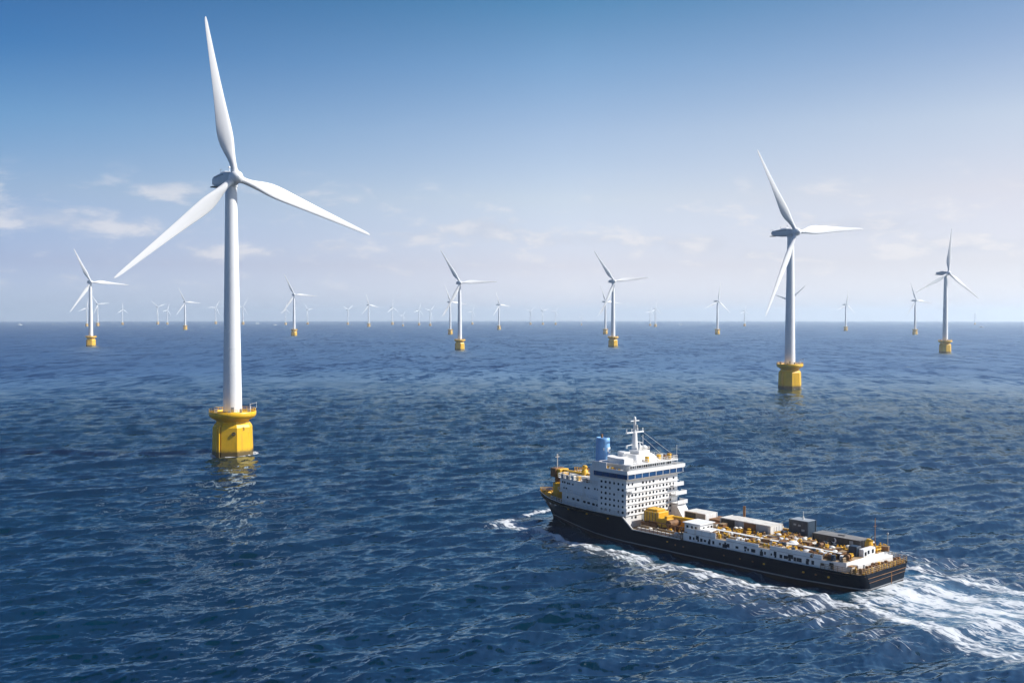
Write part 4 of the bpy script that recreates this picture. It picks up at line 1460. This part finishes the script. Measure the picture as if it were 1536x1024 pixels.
scatter(fit('stern_bitt', M_YEL, lambda b_: b_.box(-.2, .2, -.17, .17, 0, 1.0, .05)), [(-.7 + rng.uniform(-.2, .2), p, 3.95, rng.uniform(.5, 1.15), 0) for p in np.arange(-8.8, 8.9, .92)])
scatter(fit('stern_fitting', M_BROWN, lambda b_: b_.box(-.35, .35, -.25, .25, 0, 1.2, .06)), [(.1, p, 3.95, rng.uniform(.6, 1.1), 0) for p in np.arange(-7.7, 8.0, 1.3)])
MB().tube((41.5, -8.4, 6.0), (41.5, -8.4, 10.6), .35, n=10).build('vent_post', M_BROWN, ship)
MB().tube((5.0, -6.5, 6.0), (5.0, -6.5, 13.2), .09, n=6).tube((5.0, -7.2, 11.4), (5.0, -5.8, 11.4), .05, n=5).build('light_mast', M_BROWN, ship)
MB().tube((3.0, -8.4, 5.3), (3.0, -8.4, 9.8), .08, n=6).ball((3.0, -8.4, 9.8), .25, 8, 6).build('light_mast', M_GREY, ship)
MB().lathe([(.9, 6.0), (.9, 7.6), (.7, 8.4), (.4, 8.8)], 12, (5.4, -4.6), smooth=False).build('stern_crane', M_YEL, ship)
MB().tube((5.4, -4.6, 8.5), (3.4, -2.6, 8.9), .25, n=8).build('stern_crane_jib', M_YEL, ship)
MB().box(45.7, 50, -9.6, -4.5, 4.0, 6.8, .1).build('winch_house', M_BROWN, ship)

if extra.v:
    eo = extra.build('window_row', M_GLASS, block)
    eo['kind'] = 'stuff'

# ------------------------------------------------------------------ cargo standing on the deck: things of their own
def on_ship(s, p, z=0):
    return (SHIP_O[0] + s * SD[0] + p * SPT[0], SHIP_O[1] + s * SD[1] + p * SPT[1], z)


def corr_box(b_, x0, x1, y0, y1, z0, z1, pitch=.55, depth=.06):
    """container shell with corrugated long sides"""
    n = int((x1 - x0) / pitch)
    xs = np.linspace(x0, x1, n + 1)
    pts = []
    for sgn in (-1, 1):
        seq = []
        for i, x in enumerate(xs):
            off = depth if i % 2 else 0
            seq.append((x, (y0 + off) if sgn < 0 else (y1 - off)))
        pts += seq if sgn < 0 else seq[::-1]
    b_.prism(pts, z0, z1 - .1)
    b_.box(x0 - .03, x1 + .03, y0 - .04, y1 + .04, z1 - .12, z1)
    return b_


def container(name, label, cat, s, p, z, L, Wd, Ht, m, mroof, extra_parts):
    root = empty(name, label, cat, on_ship(s, p, z), SHIP_ANG)
    corr_box(MB(), -L / 2, L / 2, -Wd / 2, Wd / 2, .12, Ht).build('body', m, root)
    MB().box(-L / 2 - .02, L / 2 + .02, -Wd / 2 - .02, Wd / 2 + .02, Ht, Ht + .07).build('roof', mroof, root)
    f = MB()
    for x in (-L / 2, L / 2):
        for y in (-Wd / 2, Wd / 2):
            f.box(x - .13, x + .13, y - .13, y + .13, 0, Ht + .05)
    for y in (-Wd / 2, Wd / 2):
        f.box(-L / 2 + .13, L / 2 - .13, y - .08, y + .08, 0, .14)
    f.build('corner_frame', m, root)
    extra_parts(root, L, Wd, Ht)
    return root


def white1(r, L, Wd, Ht):
    MB().box(-.2, L / 2 - .15, Wd / 2, Wd / 2 + .06, .2, Ht - .15).build('side_panel', M_NAVY, r)
    MB().box(-L / 2 + .2, -.3, Wd / 2, Wd / 2 + .05, .2, Ht - .15).build('side_panel', M_PANEL, r)
    MB().box(-L / 2 - .07, -L / 2, -Wd / 2 + .3, Wd / 2 - .3, .2, Ht - .2).build('door', M_SWHITE, r)


container('deck_container', 'white container with dark and pale side panels, just aft of the yellow machinery', 'container', 52.8, -5.4, 5.5, 6.6, 4.6, 2.5, M_SWHITE, M_SWHITE2, white1)
MB().box(49.6, 56, -7.6, -3.2, 3.9, 5.5, .1).build('container_stand', M_BROWN, ship)


def long1(r, L, Wd, Ht):
    x = L / 2 - .2
    for w_, m in ((4.2, M_CHAR), (2.6, M_PANEL), (3.6, M_BROWN), (3.4, M_PANEL)):
        MB().box(x - w_ + .1, x - .05, Wd / 2, Wd / 2 + .06, .2, Ht - .15).build('side_panel', m, r)
        x -= w_
    MB().box(-L / 2 - .07, -L / 2, -Wd / 2 + .2, Wd / 2 - .2, .2, Ht - .2).build('door', M_SWHITE, r)
    for y in (-1, 0, 1):
        MB().tube((-L / 2 - .1, y, .3), (-L / 2 - .1, y, Ht - .3), .04, n=5).build('lock_rod', M_GREY, r)


container('deck_container', 'long cream-roofed white container with grey and brown side panels, amidships', 'container', 36.8, -4.6, 6.0, 14.6, 4.8, 2.15, M_SWHITE2, M_SWHITE2, long1)


def navy1(r, L, Wd, Ht):
    MB().box(-L / 2 - .06, -L / 2, -.1, Wd / 2 - .3, .3, Ht - .4).build('door', M_NAVY, r)
    for (x, z) in ((1.0, 2.7), (-.2, 2.6)):
        MB().box(x - .35, x + .35, Wd / 2, Wd / 2 + .05, z - .2, z + .2).build('louvre', M_PANEL, r)
    MB().box(-1.6, -.8, Wd / 2, Wd / 2 + .05, 1.3, 1.8).build('louvre', M_PANEL, r)
    MB().tube((0, -.3, Ht), (0, -.3, Ht + .8), .3, .12, n=10).tube((0, -.3, Ht + .8), (0, -.3, Ht + 1.9), .06, n=6).build('roof_beacon', M_SWHITE2, r)


container('machinery_cabin', 'tall dark navy cabin, the highest box on the aft deck', 'cabin', 24.6, -8.2, 6.0, 4.9, 3.4, 3.75, M_NAVY, M_PANEL, navy1)


def dark1(r, L, Wd, Ht):
    q = MB()
    # pale hooked mark on the port side, built as a thin crescent plate
    n = 10
    ou = [(.5 + .62 * cos(a), 1.15 + .62 * sin(a)) for a in np.linspace(rad(110), rad(320), n)]
    inn = [(.66 + .46 * cos(a), 1.22 + .5 * sin(a)) for a in np.linspace(rad(320), rad(110), n)]
    pts = ou + inn
    q.loft([[(x, Wd / 2 - .02, z) for x, z in pts], [(x, Wd / 2 + .09, z) for x, z in pts]])
    q.build('side_mark', M_MARK, r)
    MB().box(-L / 2 + 1.6, -L / 2 + 2.5, Wd / 2, Wd / 2 + .05, .3, 1.7).build('side_panel', M_PANEL, r)
    for y in (-1.2, -.2, .9):
        MB().tube((-L / 2 - .06, y, .2), (-L / 2 - .06, y, Ht - .2), .06, n=6).build('lock_rod', M_GREY, r)
    MB().box(-1.0, .6, -.3, .2, Ht + .07, Ht + .2).build('roof_hatch', M_CHAR, r)


container('deck_container', 'long low charcoal container with a grey roof and pale hooked mark, nearest the stern', 'container', 12.9, -5.5, 6.15, 11.8, 4.0, 2.0, M_CHAR, M_ROOFG, dark1)


def crate(name, lab, m, grp, n, cat, fn, area=ALL):
    base = None
    for i in range(n):
        s, p = spot(*area)
        z = 6.0 if 3.2 < s < 45.2 else 3.95
        if base is None:
            root = empty(name, lab, cat)
            b_ = MB()
            fn(b_, root)
            base = root
        else:
            root = dup(base, lab, grp)
        root['group'] = grp
        root.location = on_ship(s, p, z)
        root.rotation_euler = (0, 0, SHIP_ANG + rng.choice((0, 0, .2, pi / 2)))
        root.scale = (rng.uniform(.7, 1.15),) * 3


def crate_fn(m, mb):
    def f(b_, root):
        b_.box(-.8, .8, -.6, .6, .12, 1.15, .04).build('body', m, root)
        k_ = MB()
        k_.box(-.85, .85, -.55, -.35, 0, .12).box(-.85, .85, .35, .55, 0, .12).box(-.85, .85, -.08, .08, 0, .12)
        k_.box(-.84, .84, -.64, .64, 1.1, 1.2)
        k_.build('lid_and_skids', mb, root)
    return f


def drum_fn(m):
    def f(b_, root):
        b_.lathe([(.44, 0), (.46, .04), (.44, .1), (.44, .36), (.47, .39), (.44, .42), (.44, .74), (.47, .77), (.44, .8), (.44, 1.06), (.46, 1.1), (.42, 1.12)], 14).build('drum_shell', m, root)
        MB().tube((.2, 0, 1.1), (.2, 0, 1.17), .07, n=8).build('bung', M_GREY, root)
    return f


crate('cargo_crate', 'small brown crate among the pipes on the open deck of the ship', M_BROWN, 'brown crates on the ship deck', 14, 'crate', crate_fn(M_BROWN, M_OCHRE))
crate('cargo_crate', 'small pale crate among the pipes on the open deck of the ship', M_SWHITE2, 'pale crates on the ship deck', 14, 'crate', crate_fn(M_SWHITE2, M_BROWN))
crate('steel_drum', 'small yellow drum among the pipes on the open deck of the ship', M_YEL, 'yellow drums on the ship deck', 18, 'drum', drum_fn(M_YEL))
crate('steel_drum', 'small blue-black drum among the pipes on the open deck of the ship', M_NAVY, 'dark drums on the ship deck', 10, 'drum', drum_fn(M_NAVY))

build_sea()

# ------------------------------------------------------------------ small far craft and buoys
BG = 'tiny white boats and buoys on the horizon'


def small_boat():
    root = empty('small_boat', 'x', 'boat')
    h = MB()
    rings = []
    for x, hw, zt in ((-9, 2.6, 2.2), (-4, 3.0, 2.2), (3, 2.8, 2.5), (8, 1.4, 3.0), (10.5, .15, 3.4)):
        rings.append([(x, -hw, zt), (x, -hw * .7, -1), (x, hw * .7, -1), (x, hw, zt)])
    h.loft(rings)
    h.build('hull', M_SWHITE, root)
    c = MB().box(-5, 2.5, -2, 2, 2.2, 5.2, .4).box(-2.5, 1.5, -1.6, 1.6, 5.2, 6.8, .3)
    c.build('cabin', M_SWHITE, root)
    MB().tube((-1, 0, 6.8), (-1, 0, 10), .15).tube((-1, -1.4, 8.6), (-1, 1.4, 8.6), .1).build('mast', M_GREY, root)
    return root


bt = small_boat()
firstb = True
for (px, py, L, lab) in ((30.3, 487.6, 1.4, 'small white boat at the far left below the horizon, leftmost speck'),
                         (386, 486.0, 1.6, 'low white boat on the horizon right of the huge tower'),
                         (412.5, 487.8, 1.2, 'small white boat left of the small yellow-based turbine, right of the huge tower'),
                         (1021.3, 487.0, 1.2, 'faint small boat on the horizon left of the lone small turbine near the mast'),
                         (1472, 491.2, 1.3, 'pale small boat near the right edge beyond the right-edge turbine')):
    o = bt if firstb else dup(bt, lab, BG)
    firstb = False
    o['label'] = lab
    o['group'] = BG
    d = dist_of(py, px)
    a = az_of(px, py)
    o.location = (d * sin(a), d * cos(a), drop(d))
    o.rotation_euler = (0, 0, -a + rad(12))
    o.scale = (L,) * 3


def buoy():
    root = empty('marker_buoy', 'x', 'buoy')
    MB().lathe([(1.2, -1), (2.4, -.2), (2.5, .8), (1.2, 1.6)], 14).build('float', M_SWHITE, root)
    b = MB()
    for k in range(4):
        a = pi / 4 + k * pi / 2
        b.tube((1.1 * cos(a), 1.1 * sin(a), 1.4), (.4 * cos(a), .4 * sin(a), 5.6), .16, n=6)
    b.ball((0, 0, 6.2), .8, 10, 6)
    b.build('cage', M_SWHITE, root)
    return root


by = buoy()
firstb = True
for (px, py, L, lab) in ((79, 486.6, 1.7, 'white buoy between the far-left boat and the far-left turbine, left of two'),
                         (97.6, 486.3, 1.9, 'white buoy nearest the far-left mid-sized turbine, right of two'),
                         (527, 487.2, 1.4, 'faint buoy on the horizon left of the tiny midway turbine'),
                         (589.8, 497.0, 1.0, 'tiny white buoy on open water left of the central mid-sized turbine')):
    o = by if firstb else dup(by, lab, BG)
    firstb = False
    o['label'] = lab
    o['group'] = BG
    d = dist_of(py, px)
    a = az_of(px, py)
    o.location = (d * sin(a), d * cos(a), drop(d))
    o.scale = (L,) * 3

# ------------------------------------------------------------------ haze: one closed box of thin pale air
hz = MB().box(-36000, 36000, -36000, 36000, -120, 260)
hm = bpy.data.materials.new('haze')
hm.use_nodes = True
ht = NT(hm.node_tree)
ht.n.clear()
pv = ht.node('ShaderNodeVolumePrincipled')
pv.inputs['Color'].default_value = (.82, .88, .94, 1)
pv.inputs['Density'].default_value = 7.0e-5
pv.inputs['Anisotropy'].default_value = 0.36
ho_ = ht.node('ShaderNodeOutputMaterial')
ht.l.new(pv.outputs[0], ho_.inputs['Volume'])
hzo = hz.build('haze', hm)
tag(hzo, 'thin pale sea haze over the water', None, kind='stuff')
